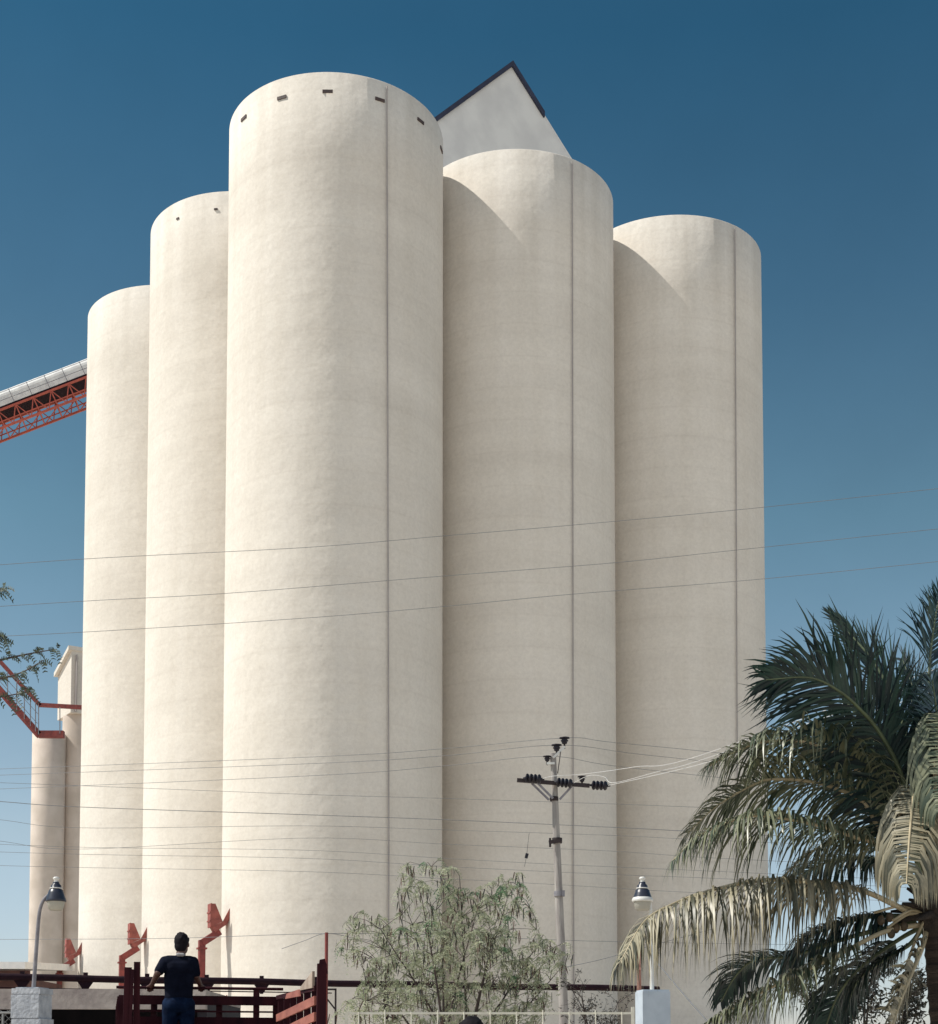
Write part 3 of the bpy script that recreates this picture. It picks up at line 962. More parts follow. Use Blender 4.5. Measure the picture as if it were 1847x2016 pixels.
wire([(-160, 1535), (0, 1541), (160, 1547), (600, 1564), (875, 1572), (1209, 1583), (1450, 1592), (2050, 1612)], 45, 'dark wire passing behind the pole just under its crossarm')
wire([(-160, 1567), (0, 1578), (160, 1589), (600, 1604), (877, 1614), (1209, 1629), (1420, 1640), (2050, 1672)], 45, 'thickest dark wire crossing the lower silos under the crossarm', 0.010)
wire([(-160, 1600), (0, 1614), (160, 1630), (600, 1626), (877, 1634), (1209, 1645), (1420, 1655), (2050, 1680)], 46, 'thin wire just below the thickest wire')
wire([(-160, 1640), (0, 1656), (160, 1672), (600, 1650), (877, 1662), (1209, 1676), (1420, 1690), (2050, 1720)], 46, 'thin wire meeting the dark bracket halfway up the pole')
wire([(-160, 1655), (160, 1668), (600, 1674), (877, 1690), (1100, 1702), (1420, 1716), (2050, 1745)], 47, 'thin wire below the pole bracket, above the bush top')
wire([(-160, 1672), (160, 1682), (600, 1690), (877, 1706), (1209, 1722), (1420, 1730), (2050, 1760)], 47, 'thin wire touching the topmost twigs of the bush')
wire([(-160, 1700), (160, 1708), (600, 1716), (877, 1730), (1100, 1742), (1420, 1760), (2050, 1785)], 47, 'lowest of the thin wires crossing behind the bush top')
wire([(-160, 1850, 45), (300, 1848, 38), (643, 1838, 30), (900, 1842, 36), (1209, 1854, 44), (1700, 1862, 60)], 30, 'low wire tied to the top of the red post')
wire([(555, 1868, 34), (600, 1852, 32), (643, 1838, 30), (700, 1848, 33), (760, 1862, 36)], 30, 'short slack wire ends tied at the red post', 0.007)
wire([(1196, 1547, 34.7), (1300, 1524, 33), (1400, 1499, 31), (1600, 1440, 28), (2050, 1290, 22)], 34, 'bright wire leaving the end insulator of the crossarm to the right', 0.0055, 'wire_bright')
wire([(1127, 1543, 34.6), (1160, 1527, 34), (1190, 1530, 33.8), (1210, 1541, 33.5), (1300, 1518, 32.5), (1400, 1490, 31), (2050, 1265, 22)], 34, 'bright wire looping over the crossarm end before running right', 0.0055, 'wire_bright')
wire([(1066, 1534, 34.6), (1090, 1528, 34.2), (1150, 1524, 34), (1250, 1510, 33), (1380, 1487, 31), (2050, 1240, 22)], 34, 'uppermost bright wire running right from the crossarm', 0.0055, 'wire_bright')
wire([(1296, 1898, 30), (1350, 1962, 28), (1400, 2020, 26), (1440, 2075, 24.5)], 28, 'slanting guy wire right of the white pillar', 0.012)
wire([(1110, 1905, 40), (1180, 1890, 40), (1260, 1868, 40), (1400, 1830, 40)], 40, 'short slanting wire between the pole and the right lamp', 0.009)
hs = W(1037, 1685, 34)
ho = MB().box(hs, (0.07, 0.05, 0.11), Matrix.Rotation(0.25, 3, 'Y')).tube([hs, hs + Vector((0.03, 0, 0.28)), W(1042, 1640, 34)], 0.004, 4)
ho.tube([hs, hs + Vector((-0.05, 0, -0.25))], 0.004, 4)
tag(ho.build('hanging_scrap', M['porcelain'], None, origin=hs), 'tiny dark scrap dangling on a thread left of the utility pole', 'scrap')

# ------------------------------------------------------------------ stake truck
TY = R_(14.0)
fr_r = W(549, 1970, 18.5)
rr = W(628, 1970, 15.0)
fwd = Vector((fr_r.x - rr.x, fr_r.y - rr.y, 0))
TL = fwd.length
fwd.normalize()
lft = Vector((-fwd.y, fwd.x, 0))
TW = 1.9
rr0 = Vector((rr.x, rr.y, 0))
tk = thing('stake_truck', rr0 + lft * TW / 2 + fwd * TL / 2, 'old red stake-bed truck with wooden racks, seen from behind at the bottom', 'truck')
T = lambda f, l, z: rr0 + fwd * f + lft * l + Vector((0, 0, z))
BED = 1.42
MB().prism([T(-0.1, -0.08, BED - 0.14), T(TL + 0.05, -0.08, BED - 0.14), T(TL + 0.05, TW + 0.08, BED - 0.14), T(-0.1, TW + 0.08, BED - 0.14)], (0, 0, 0.14)).build('bed_floor', M['truck_wood'], tk)
for l in (0.5, TW - 0.5):
    MB().bar(T(-0.1, l, BED - 0.24), T(TL + 1.9, l, BED - 0.24), 0.1, 0.18).build('chassis_rail', M['truck_wood'], tk)


def zat(y, d):
    return W(900, y, d).z


# rear stakes
z = zat(1897, 15)
o = MB().bar(T(0.05, -0.02, BED - 0.3), T(0.02, -0.03, z), 0.065, 0.09, lft)
o.prism([T(0.0, -0.09, z - 0.10), T(0.0, 0.01, z - 0.10), T(0.0, -0.01, z + 0.04), T(0.0, -0.06, z + 0.05)], fwd * 0.05)
o.build('rear_stake', M['truck_wood'], tk)
z = zat(1905, 14.6)
o = MB().bar(T(0.05, TW - 0.02, BED - 0.3), T(0.05, TW - 0.04, z), 0.10, 0.07, lft)
o.bar(T(0.12, TW - 0.13, BED - 0.1), T(0.12, TW - 0.125, z + 0.06), 0.075, 0.06, lft)
o.bar(T(0.0, TW - 0.04, BED - 0.3), T(0.0, TW - 0.08, z - 0.02), 0.03, 0.03, lft)
o.build('rear_stake', M['truck_wood'], tk)
# head rack
zt_ = zat(1961, 18.3)
zrail = zat(1946, 18.3)
MB().bar(T(TL, -0.02, zt_ - 0.055), T(TL, TW + 0.02, zt_ - 0.055), 0.06, 0.11).build('head_board', M['truck_wood'], tk)
MB().bar(T(TL - 0.012, -0.25, zt_ - 0.19), T(TL - 0.012, TW + 0.02, zt_ - 0.19), 0.05, 0.02).build('head_board', M['truck_wood'], tk)
MB().bar(T(TL, -0.02, zat(2006, 18.3) - 0.06), T(TL, TW + 0.02, zat(2006, 18.3) - 0.06), 0.06, 0.16).build('head_board', M['truck_wood'], tk)
MB().bar(T(TL, -0.02, BED + 0.17), T(TL, TW + 0.02, BED + 0.17), 0.05, 0.24).build('head_board', M['truck_wood'], tk)
MB().tube([T(TL - 0.02, -0.05, zrail), T(TL - 0.02, TW + 0.05, zrail)], 0.018, 8).build('head_rail', M['truck_wood'], tk)
for l in (0.03, 0.27, 0.72, 1.15, 1.5, TW - 0.03):
    MB().bar(T(TL + 0.05, l, BED - 0.1), T(TL + 0.05, l, zt_ + (0.0 if l not in (0.27, 1.15) else 0.11)), 0.07, 0.05).build('head_stake', M['truck_wood'], tk)
# slatted right side
NS = 6


def side_board(z0, z1, ht, m, f0=0.06, f1=None, l0=0.015, th=0.025):
    f1 = TL - 0.05 if f1 is None else f1
    a, b = T(f0, l0, z0), T(f1, l0, z1)
    MB().prism([a, b, b + Vector((0, 0, ht)), a + Vector((0, 0, ht))], lft * th).build('side_board', m, tk)


zz = lambda y: zat(y, 15.0)
side_board(zz(1950), zat(1968, 18.4), 0.05, M['truck_wood'])
side_board(zz(1978), zat(2012, 18.4), 0.09, M['truck_slat'])
side_board(zz(2010), zat(2044, 18.4), 0.09, M['truck_slat'])
side_board(zz(2042), zat(2066, 18.4), 0.09, M['truck_slat'])
a, b, c = T(0.1, 0.03, zz(1911)), T(TL * 0.30, 0.03, zat(1944, 16.0)), T(0.1, 0.03, zz(1944))
MB().prism([a, b, b - Vector((0, 0, 0.03)), c], lft * 0.025).build('corner_board', M['truck_pale'], tk)
MB().prism([T(TL * 0.32, 0.045, zat(1948, 16.1)), T(TL * 0.62, 0.045, zat(1956, 17.1)), T(TL * 0.66, 0.045, zat(1966, 17.2)), T(TL * 0.30, 0.045, zat(1962, 16.1))], lft * 0.02).build('corner_board', M['truck_slat'], tk)
for k in range(NS):
    f = 0.35 + (TL - 0.5) * k / (NS - 1)
    zt2 = zz(1948) + (zat(1966, 18.4) - zz(1948)) * f / TL
    MB().bar(T(f, -0.01, BED - 0.1), T(f, -0.01, zt2), 0.07, 0.045, fwd).build('side_stake', M['truck_wood'], tk)
# left side rack (mostly hidden behind its rear stake)
for z_ in (BED + 0.12, BED + 0.45, BED + 0.78):
    MB().bar(T(0.15, TW - 0.02, z_), T(TL - 0.04, TW - 0.02, z_ - 0.03), 0.025, 0.14).build('side_board', M['truck_wood'], tk)
for k in range(1, NS):
    f = 0.2 + (TL - 0.4) * k / (NS - 1)
    MB().bar(T(f, TW + 0.02, BED - 0.1), T(f, TW + 0.02, BED + 0.9), 0.07, 0.045, fwd).build('side_stake', M['truck_wood'], tk)
# cab, wheels
cabm = MB()
cf = TL + 0.25
prof = [(cf, 0.62), (cf + 2.35, 0.62), (cf + 2.4, 1.2), (cf + 1.45, 1.3), (cf + 1.05, 1.98), (cf + 0.95, 2.02), (cf + 0.1, 2.02), (cf, 1.95)]
cabm.prism([T(f, 0.08, z) for f, z in prof], lft * (TW - 0.16))
cb_ = cabm.build('cab', M['truck_metal'], tk)
MB().prism([T(cf - 0.012, 0.35, 1.45), T(cf - 0.012, TW - 0.35, 1.45), T(cf - 0.012, TW - 0.35, 1.88), T(cf - 0.012, 0.35, 1.88)], fwd * 0.01).build('rear_window', M['glass_dark'], cb_)
for l in (0.068, TW - 0.08):
    MB().prism([T(cf + 0.15, l, 1.35), T(cf + 1.2, l, 1.35), T(cf + 0.98, l, 1.88), T(cf + 0.15, l, 1.88)], lft * 0.01).build('door_window', M['glass_dark'], cb_)
for f in (0.75, TL + 1.7):
    for l in (0.16, TW - 0.16):
        c = T(f, l, 0.42)
        Mz = lft.to_track_quat('Z', 'Y').to_matrix()
        wo = MB().lathe([(0.24, -0.11), (0.38, -0.12), (0.42, -0.07), (0.42, 0.07), (0.38, 0.12), (0.24, 0.11)], c, 28, Mz).build('wheel', M['rubber'], tk)
        MB().lathe([(0.235, -0.09), (0.18, -0.04), (0.06, -0.07), (0.06, 0.07), (0.18, 0.04), (0.235, 0.09)], c, 20, Mz).build('rim', M['truck_metal'], wo)

# load in the bed
def bundle(f, l, s, m, label, cat, seed):
    rnd = random.Random(seed)
    p = T(f, l, BED)
    o = MB()
    n, mm = 20, 14
    vs, fs = [], []
    ph = [rnd.uniform(0, 6) for _ in range(8)]
    for i in range(mm + 1):
        a = PI * i / mm
        for k in range(n):
            b = 2 * PI * k / n
            rr_ = 1 + math.sin(a) * (0.10 * math.sin(3 * b + ph[0] + 2 * a) + 0.07 * math.sin(5 * b + ph[1] - 3 * a)) + 0.06 * math.sin(7 * a + ph[2])
            q = Vector((math.sin(a) * math.cos(b) * s[0] * rr_, math.sin(a) * math.sin(b) * s[1] * rr_, math.copysign(abs(math.cos(a)) ** 0.7, math.cos(a)) * s[2] * rr_))
            q.z = max(q.z, -s[2] * 0.92)
            vs.append(p + q + Vector((0, 0, s[2] * 0.92)))
    for i in range(mm):
        for k in range(n):
            fs.append((i * n + k, (i + 1) * n + k, (i + 1) * n + (k + 1) % n, i * n + (k + 1) % n))
    o.add(vs, fs, True)
    return tag(o.build('cloth_bundle' if cat == 'bundle' else 'sack', m, None, origin=p), label, cat, 'load in the truck bed')


bundle(2.6, 0.95, (0.24, 0.2, 0.30), M['blue_cloth'], 'teal cloth bundle in the truck bed just right of the man', 'bundle', 3)
bundle(3.0, 0.62, (0.26, 0.2, 0.31), M['shade_and_dark_cloth'], 'dark bundle lying behind the teal one in the truck bed', 'bundle', 5)
bundle(2.4, 0.28, (0.24, 0.18, 0.30), M['sack'], 'grey crumpled sack against the slatted side of the truck bed', 'sack', 8)
bundle(3.1, 1.62, (0.2, 0.2, 0.31), M['sack'], 'grey sack in the truck bed left of the man', 'sack', 12)

# ------------------------------------------------------------------ people
def remesh(o, vox, it=4):
    m = o.modifiers.new('remesh', 'REMESH')
    m.mode = 'VOXEL'
    m.voxel_size = vox
    m.use_smooth_shade = True
    s = o.modifiers.new('smooth', 'SMOOTH')
    s.iterations = it
    s.factor = 0.5
    return o


def person(base, yaw, label, hands, scale, shirt, trousers, head_turn=0.0, head_off=(0, 0), vox=0.0085, elbows=None, collar=True):
    """standing figure facing local +y; hands = two local points or None for arms hanging"""
    base = Vector(base)
    t = thing('person', base, label, 'person')
    RM = Matrix.Rotation(yaw, 3, 'Z')
    L = lambda x, y, z: base + RM @ (Vector((x, y, z)) * scale)
    V = lambda v: base + RM @ (Vector(v) * scale)
    b = MB()
    r = scale
    hx, hy = head_off
    HT = Matrix.Rotation(yaw + head_turn, 3, 'Z')
    hc = L(hx, hy + 0.02, 1.585)
    hv = lambda x, y, z: hc + HT @ (Vector((x, y, z)) * scale)
    # head with face
    b.ball(hv(0, -0.005, 0.015), (0.076 * r, 0.094 * r, 0.103 * r), 20, 14, HT)
    b.ball(hv(0, 0.028, -0.055), (0.055 * r, 0.06 * r, 0.065 * r), 16, 10, HT)
    b.ball(hv(0, 0.098, -0.022), (0.014 * r, 0.02 * r, 0.022 * r), 10, 8, HT)
    b.ball(hv(0, 0.085, -0.066), (0.025 * r, 0.010 * r, 0.010 * r), 10, 8, HT)
    for s in (-1, 1):
        b.ball(hv(s * 0.079, 0.0, -0.015), (0.010 * r, 0.018 * r, 0.030 * r), 8, 8, HT)
        b.ball(hv(s * 0.032, 0.082, 0.022), (0.016 * r, 0.010 * r, 0.008 * r), 8, 6, HT)
    b.capsule(L(hx * 0.3, 0.0, 1.40), hv(0, -0.015, -0.06), 0.058 * r, 0.053 * r)
    # torso
    b.capsule(L(-0.10, 0, 1.36), L(0.10, 0, 1.36), 0.066 * r, 0.066 * r)
    b.capsule(L(0, 0.01, 1.30), L(0, 0, 1.05), 0.085 * r, 0.075 * r)
    b.capsule(L(-0.06, 0, 1.2), L(0.06, 0, 1.2), 0.078 * r, 0.078 * r)
    b.capsule(L(-0.07, 0, 0.95), L(0.07, 0, 0.95), 0.074 * r, 0.074 * r)
    sh, tr, hair = MB(), MB(), MB()
    sh.capsule(L(-0.115, 0, 1.365), L(0.115, 0, 1.365), 0.084 * r, 0.084 * r)
    sh.capsule(L(-0.06, 0.0, 1.30), L(0.06, 0.0, 1.30), 0.118 * r, 0.118 * r)
    sh.capsule(L(-0.065, 0, 1.20), L(0.065, 0, 1.20), 0.105 * r, 0.105 * r)
    sh.capsule(L(-0.065, 0, 1.20), L(-0.06, 0, 1.00), 0.106 * r, 0.100 * r)
    sh.capsule(L(0.065, 0, 1.20), L(0.06, 0, 1.00), 0.106 * r, 0.100 * r)
    sh.capsule(L(-0.06, 0, 0.975), L(0.06, 0, 0.975), 0.100 * r, 0.100 * r)
    # legs
    tr.capsule(L(-0.062, 0, 0.955), L(0.062, 0, 0.955), 0.094 * r, 0.094 * r)
    tr.capsule(L(-0.07, 0, 0.91), L(0.07, 0, 0.91), 0.100 * r, 0.100 * r)
    tr.capsule(L(-0.05, -0.03, 0.88), L(0.05, -0.03, 0.88), 0.105 * r, 0.105 * r)
    for s in (-1, 1):
        k0, k1, k2 = L(s * 0.088, 0, 0.88), L(s * 0.105, 0.02, 0.47), L(s * 0.115, -0.01, 0.08)
        b.capsule(k0, k1, 0.082 * r, 0.052 * r)
        b.capsule(k1, k2, 0.054 * r, 0.036 * r)
        b.capsule(L(s * 0.115, -0.04, 0.04), L(s * 0.13, 0.15, 0.035), 0.038 * r, 0.030 * r)
        tr.capsule(k0, k1, 0.102 * r, 0.072 * r)
        tr.capsule(k1, L(s * 0.115, -0.01, 0.10), 0.074 * r, 0.066 * r)
        # arms
        shd = L(s * 0.160, 0, 1.375)
        if hands is None:
            hd, el = L(s * 0.25, 0.06, 0.80), L(s * 0.235, -0.02, 1.08)
        else:
            hd = Vector(hands[0 if s < 0 else 1])
            el = Vector(elbows[0 if s < 0 else 1])
        b.capsule(shd, el, 0.052 * r, 0.040 * r)
        fa = (hd - el).normalized()
        wr = hd - fa * 0.075 * r
        b.capsule(el, wr, 0.041 * r, 0.027 * r)
        sh.capsule(shd, shd.lerp(el, 0.80), 0.064 * r, 0.058 * r)
        # hand: palm, four fingers closing over the rail, thumb from the side
        side = fa.cross(Vector((0, 0, 1))).normalized()
        dn = side.cross(fa).normalized()
        if dn.z > 0:
            dn = -dn
        b.capsule(wr, hd + fa * 0.005, 0.027 * r, 0.030 * r)
        b.capsule(wr - side * 0.012 * r, hd - side * 0.024 * r, 0.02 * r, 0.018 * r)
        b.capsule(wr + side * 0.012 * r, hd + side * 0.024 * r, 0.02 * r, 0.018 * r)
        for q, ln in ((-0.033, 0.8), (-0.011, 1.0), (0.011, 0.95), (0.033, 0.72)):
            f0 = hd + side * q * r + fa * 0.012 * r
            f1 = f0 + (fa * 0.038 + dn * 0.012) * ln * r
            f2 = f1 + (fa * 0.006 + dn * 0.034) * ln * r
            b.capsule(f0, f1, 0.0105 * r, 0.0095 * r, 8)
            b.capsule(f1, f2, 0.0095 * r, 0.008 * r, 8)
        th0 = hd - side * s * -0.03 * r - fa * 0.03 * r
        th1 = th0 + (side * s * 0.03 + fa * 0.02 + dn * 0.012) * r
        b.capsule(th0, th1, 0.013 * r, 0.011 * r, 8)
        b.capsule(th1, th1 + (fa * 0.025 + dn * 0.016) * r, 0.011 * r, 0.009 * r, 8)
    body = remesh(b.build('body', M['skin'], t), vox)
    remesh(sh.build('shirt', shirt, t), vox, 6)
    remesh(tr.build('trousers', trousers, t), vox, 6)
    if collar:
        cl = MB().capsule(L(hx * 0.3 - 0.03, -0.052, 1.452), L(hx * 0.3 + 0.03, -0.052, 1.452), 0.022 * r, 0.022 * r)
        remesh(cl.build('collar', M['collar'], t), vox, 3)
    hair.ball(hv(0, -0.020, 0.030), (0.084 * r, 0.093 * r, 0.101 * r), 20, 14, HT)
    hair.ball(hv(0, -0.045, -0.025), (0.074 * r, 0.062 * r, 0.080 * r), 16, 12, HT)
    rnd = random.Random(4)
    for _ in range(46):
        a, e = rnd.uniform(0, 2 * PI), rnd.uniform(0.0, 1.4)
        q = Vector((math.cos(a) * math.cos(e) * 0.076, math.sin(a) * math.cos(e) * 0.085 - 0.022, math.sin(e) * 0.092 + 0.03))
        hair.ball(hv(*q), rnd.uniform(0.012, 0.020) * r, 8, 6)
    remesh(hair.build('hair', M['hair'], t), vox * 0.8, 2)
    return t


mp_ = W(352, 1950, 17.85)
ht_ = W(352, 1838, 17.85).z
msc = (ht_ - BED) / 1.70
mb0 = Vector((mp_.x, mp_.y, BED))
lh, rh = W(297, 1943, 18.13), W(396, 1943, 18.37)
le, re_ = W(311, 1916, 17.70), W(386, 1922, 17.90)
person(mb0, TY, 'man in a dark navy shirt and blue jeans standing in the truck bed, back turned', (lh, rh), msc, M['shirt'], M['jeans'], R_(-25), (0.035, 0.03), 0.009, (le, re_))
p2 = W(929, 2003, 10.4)
person(Vector((p2.x, p2.y, 0)), R_(0), 'person whose dark hair just shows at the bottom edge below the bush', None, p2.z / 1.71, M['red_cloth'], M['jeans'], 0, (0, 0), 0.012, None, False)

# ------------------------------------------------------------------ vegetation helpers
def leaf_strip(o, p, dirv, length, width, droop, nrm, seg=4, curl=0.0):
    d = Vector(dirv).normalized()
    cv_ = Vector((random.gauss(0, 1), random.gauss(0, 1), random.gauss(0, 1))) * 0.05
    pts = [Vector(p)]
    st = length / seg
    for i in range(seg):
        pts.append(pts[-1] + d * st)
        d = (d + cv_ + Vector((0, 0, -1)) * droop * (0.6 + 0.6 * i / seg)).normalized()
    vs, fs = [], []
    for i, q in enumerate(pts):
        tg = (pts[min(i + 1, seg)] - pts[max(i - 1, 0)]).normalized()
        s = tg.cross(nrm)
        if s.length < 1e-3:
            s = tg.cross(Vector((1, 0.2, 0)))
        s.normalize()
        u = i / seg
        wd = width * (0.45 + 1.1 * u if u < 0.35 else 0.835 * (1 - ((u - 0.35) / 0.65) ** 1.7)) + 0.0015
        vs += [q - s * wd / 2, q + s * wd / 2]
    for i in range(seg):
        fs.append((2 * i, 2 * i + 1, 2 * i + 3, 2 * i + 2))
    o.add(vs, fs, True)


def frond(parent, pts, leaf, mt, rm, droop=0.5, twist=0.0, start=0.18, spread=0.55, nleaf=62, width=0.042, ragged=0.25, seed=1, lift=0.25, rthick=0.030, sides=(1, 1)):
    rnd = random.Random(seed)
    P = spline(pts, 40)
    ln = [0]
    for i in range(40):
        ln.append(ln[-1] + (P[i + 1] - P[i]).length)
    tot = ln[-1]

    def at(u):
        s = u * tot
        for i in range(40):
            if ln[i + 1] >= s or i == 39:
                f = (s - ln[i]) / max(ln[i + 1] - ln[i], 1e-6)
                return P[i].lerp(P[i + 1], f), (P[i + 1] - P[i]).normalized()
    ro = MB().tube(P, [rthick * (1 - 0.8 * i / 40) for i in range(41)], 7).build('frond', rm, parent)
    o = MB()
    for k in range(nleaf):
        u = start + (1 - start) * (k + rnd.uniform(-0.3, 0.3)) / (nleaf - 1)
        u = min(max(u, start), 0.998)
        p, tg = at(u)
        up = Vector((0, 0, 1))
        N_ = up - tg * up.dot(tg)
        if N_.length < 0.15:
            N_ = Vector((0, -1, 0)) - tg * Vector((0, -1, 0)).dot(tg)
        N_.normalize()
        N_ = Matrix.Rotation(twist, 3, tg) @ N_
        S_ = tg.cross(N_)
        for si, sd in enumerate((-1, 1)):
            if rnd.random() > sides[si]:
                continue
            v = (u - start) / (1 - start)
            L_ = leaf * (0.55 + 0.9 * v if v < 0.5 else 1.0 - 0.75 * ((v - 0.5) / 0.5) ** 1.4) * rnd.uniform(1 - ragged, 1 + ragged * 0.5)
            sp = spread * (0.8 + 0.7 * v) + rnd.uniform(-0.14, 0.14)
            d = S_ * sd * math.cos(sp) + tg * math.sin(sp) + N_ * (lift + rnd.uniform(-0.15, 0.15))
            leaf_strip(o, p, d, L_, width * rnd.uniform(0.7, 1.2), droop * rnd.uniform(0.6, 1.4), N_, 5)
    o.build('leaflets', mt, ro)
    return ro


# ------------------------------------------------------------------ coconut palm
PD = 16.0
crown = W(1832, 1800, PD)
palm = thing('coconut_palm', (crown.x + 0.35, PD + 0.2, 0), 'coconut palm with dark upper and dry hanging lower fronds at the right edge', 'palm tree')
tr_pts = spline([Vector((crown.x + 0.35, PD + 0.2, -0.05)), Vector((crown.x + 0.22, PD + 0.1, 1.3)), Vector((crown.x + 0.12, PD + 0.02, 2.4)), crown + Vector((0.07, 0, 0.15))], 60)
MB().tube(tr_pts, [(0.24 - 0.09 * min(1, i / 12) + (0.012 if i % 3 == 0 else 0)) for i in range(61)], 18).build('trunk', M['palm_trunk'], palm)
fb = MB()
rnd = random.Random(7)
for k in range(22):
    a = rnd.uniform(0, 2 * PI)
    e = rnd.uniform(-0.2, 1.2)
    d = Vector((math.cos(a) * math.cos(e), math.sin(a) * math.cos(e), math.sin(e)))
    fb.tube([crown + Vector((0.07, 0, -0.1)), crown + Vector((0.07, 0, 0)) + d * 0.22, crown + d * 0.42 + Vector((0, 0, -0.05))], [0.07, 0.05, 0.015], 6)
fb.ball(crown + Vector((0.07, 0, 0)), (0.21, 0.21, 0.34))
fb.build('crown_heart', M['fibre'], palm)


def F(pix, d1, leaf, style, base=(1815, 1780), **kw):
    """pix: picture-plane path from the crown outwards, reaching distance d1 at the tip"""
    pts = [W(base[0], base[1], PD)] if base else []
    n = len(pix)
    for i, (x, y) in enumerate(pix):
        u = (i + 1) / n
        pts.append(W(x, y, PD + (d1 - PD) * u))
    m = {'dark': ('palm_dark', 'rachis_dark'), 'mid': ('palm_mid', 'rachis'), 'dry': ('palm_dry', 'rachis')}[style]
    return frond(palm, pts, leaf, M[m[0]], M[m[1]], **kw)


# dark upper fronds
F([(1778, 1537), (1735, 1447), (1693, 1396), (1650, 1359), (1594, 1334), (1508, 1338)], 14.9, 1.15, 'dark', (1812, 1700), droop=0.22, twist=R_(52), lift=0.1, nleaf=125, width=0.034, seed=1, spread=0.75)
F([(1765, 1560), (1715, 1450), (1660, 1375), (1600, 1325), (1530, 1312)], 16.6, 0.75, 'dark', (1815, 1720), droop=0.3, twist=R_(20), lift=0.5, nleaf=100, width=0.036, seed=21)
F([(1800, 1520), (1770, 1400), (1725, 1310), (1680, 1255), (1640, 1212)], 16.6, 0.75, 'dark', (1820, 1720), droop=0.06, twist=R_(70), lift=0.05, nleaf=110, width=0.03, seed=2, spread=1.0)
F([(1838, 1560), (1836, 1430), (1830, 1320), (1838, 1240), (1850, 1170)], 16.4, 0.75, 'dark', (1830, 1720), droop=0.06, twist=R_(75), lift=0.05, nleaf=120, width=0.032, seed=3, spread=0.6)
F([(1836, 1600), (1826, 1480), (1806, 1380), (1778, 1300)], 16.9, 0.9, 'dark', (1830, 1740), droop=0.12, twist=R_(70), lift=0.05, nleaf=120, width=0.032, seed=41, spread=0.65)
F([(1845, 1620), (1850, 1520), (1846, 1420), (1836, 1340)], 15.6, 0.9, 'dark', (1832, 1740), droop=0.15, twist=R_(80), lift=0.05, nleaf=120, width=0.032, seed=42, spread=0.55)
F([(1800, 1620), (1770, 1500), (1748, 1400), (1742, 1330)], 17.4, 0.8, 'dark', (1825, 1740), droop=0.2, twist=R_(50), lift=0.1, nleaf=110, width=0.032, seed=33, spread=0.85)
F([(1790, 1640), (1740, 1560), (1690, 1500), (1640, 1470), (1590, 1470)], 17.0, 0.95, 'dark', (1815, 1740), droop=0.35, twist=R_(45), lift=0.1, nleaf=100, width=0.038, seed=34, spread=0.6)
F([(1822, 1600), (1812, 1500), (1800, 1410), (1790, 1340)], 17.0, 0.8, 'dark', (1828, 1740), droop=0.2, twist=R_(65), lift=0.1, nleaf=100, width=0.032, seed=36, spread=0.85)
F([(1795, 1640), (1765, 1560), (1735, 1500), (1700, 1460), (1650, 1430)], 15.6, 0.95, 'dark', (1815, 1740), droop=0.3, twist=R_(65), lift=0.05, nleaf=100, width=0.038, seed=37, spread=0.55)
# arching fronds, sunlit look coloured into paler leaflets
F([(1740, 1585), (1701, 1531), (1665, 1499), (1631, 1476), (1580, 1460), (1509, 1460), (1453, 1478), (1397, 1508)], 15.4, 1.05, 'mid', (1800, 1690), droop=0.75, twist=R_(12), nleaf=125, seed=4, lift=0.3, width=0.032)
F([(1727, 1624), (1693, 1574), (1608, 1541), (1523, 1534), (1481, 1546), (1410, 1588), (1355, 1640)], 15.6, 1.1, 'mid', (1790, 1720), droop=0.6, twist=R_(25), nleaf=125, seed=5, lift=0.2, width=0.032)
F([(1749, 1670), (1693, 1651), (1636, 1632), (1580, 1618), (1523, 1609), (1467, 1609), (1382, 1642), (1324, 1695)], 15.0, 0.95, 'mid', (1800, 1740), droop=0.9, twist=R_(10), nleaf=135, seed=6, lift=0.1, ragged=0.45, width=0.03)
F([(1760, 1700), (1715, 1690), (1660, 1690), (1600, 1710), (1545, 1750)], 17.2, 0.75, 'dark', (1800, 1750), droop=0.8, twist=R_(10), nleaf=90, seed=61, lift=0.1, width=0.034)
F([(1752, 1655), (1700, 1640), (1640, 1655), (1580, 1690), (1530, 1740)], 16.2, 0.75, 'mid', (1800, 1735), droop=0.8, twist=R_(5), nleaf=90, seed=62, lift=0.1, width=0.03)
# long low frond reaching the lamp
F([(1772, 1787), (1696, 1753), (1613, 1739), (1522, 1732), (1450, 1741), (1378, 1760), (1323, 1781), (1269, 1814), (1222, 1893)], 14.6, 1.30, 'dry', (1815, 1812), droop=1.5, twist=R_(5), nleaf=170, seed=7, lift=0.0, start=0.2, width=0.028, spread=0.45, rthick=0.034, ragged=0.35)
# lower fronds
F([(1722, 1804), (1649, 1822), (1590, 1848), (1560, 1900)], 16.4, 1.1, 'dark', (1805, 1805), droop=1.1, twist=0, nleaf=95, seed=8, start=0.15, width=0.034)
F([(1740, 1835), (1660, 1875), (1577, 1915), (1504, 1951), (1432, 1990), (1380, 2022)], 14.4, 0.95, 'mid', (1815, 1820), droop=0.9, twist=R_(30), nleaf=130, seed=9, start=0.3, width=0.036, lift=0.1)
F([(1700, 1838), (1620, 1862), (1559, 1882), (1486, 1890), (1446, 1925), (1420, 1972)], 16.8, 0.65, 'dark', (1805, 1815), droop=0.6, twist=R_(15), nleaf=110, seed=10, start=0.35, lift=0.2, width=0.034)
F([(1815, 1868), (1794, 1918), (1768, 1985), (1745, 2070), (1735, 2140)], 14.2, 0.62, 'dry', (1825, 1830), droop=0.3, twist=R_(75), nleaf=95, seed=11, start=0.12, width=0.045, lift=0.1)
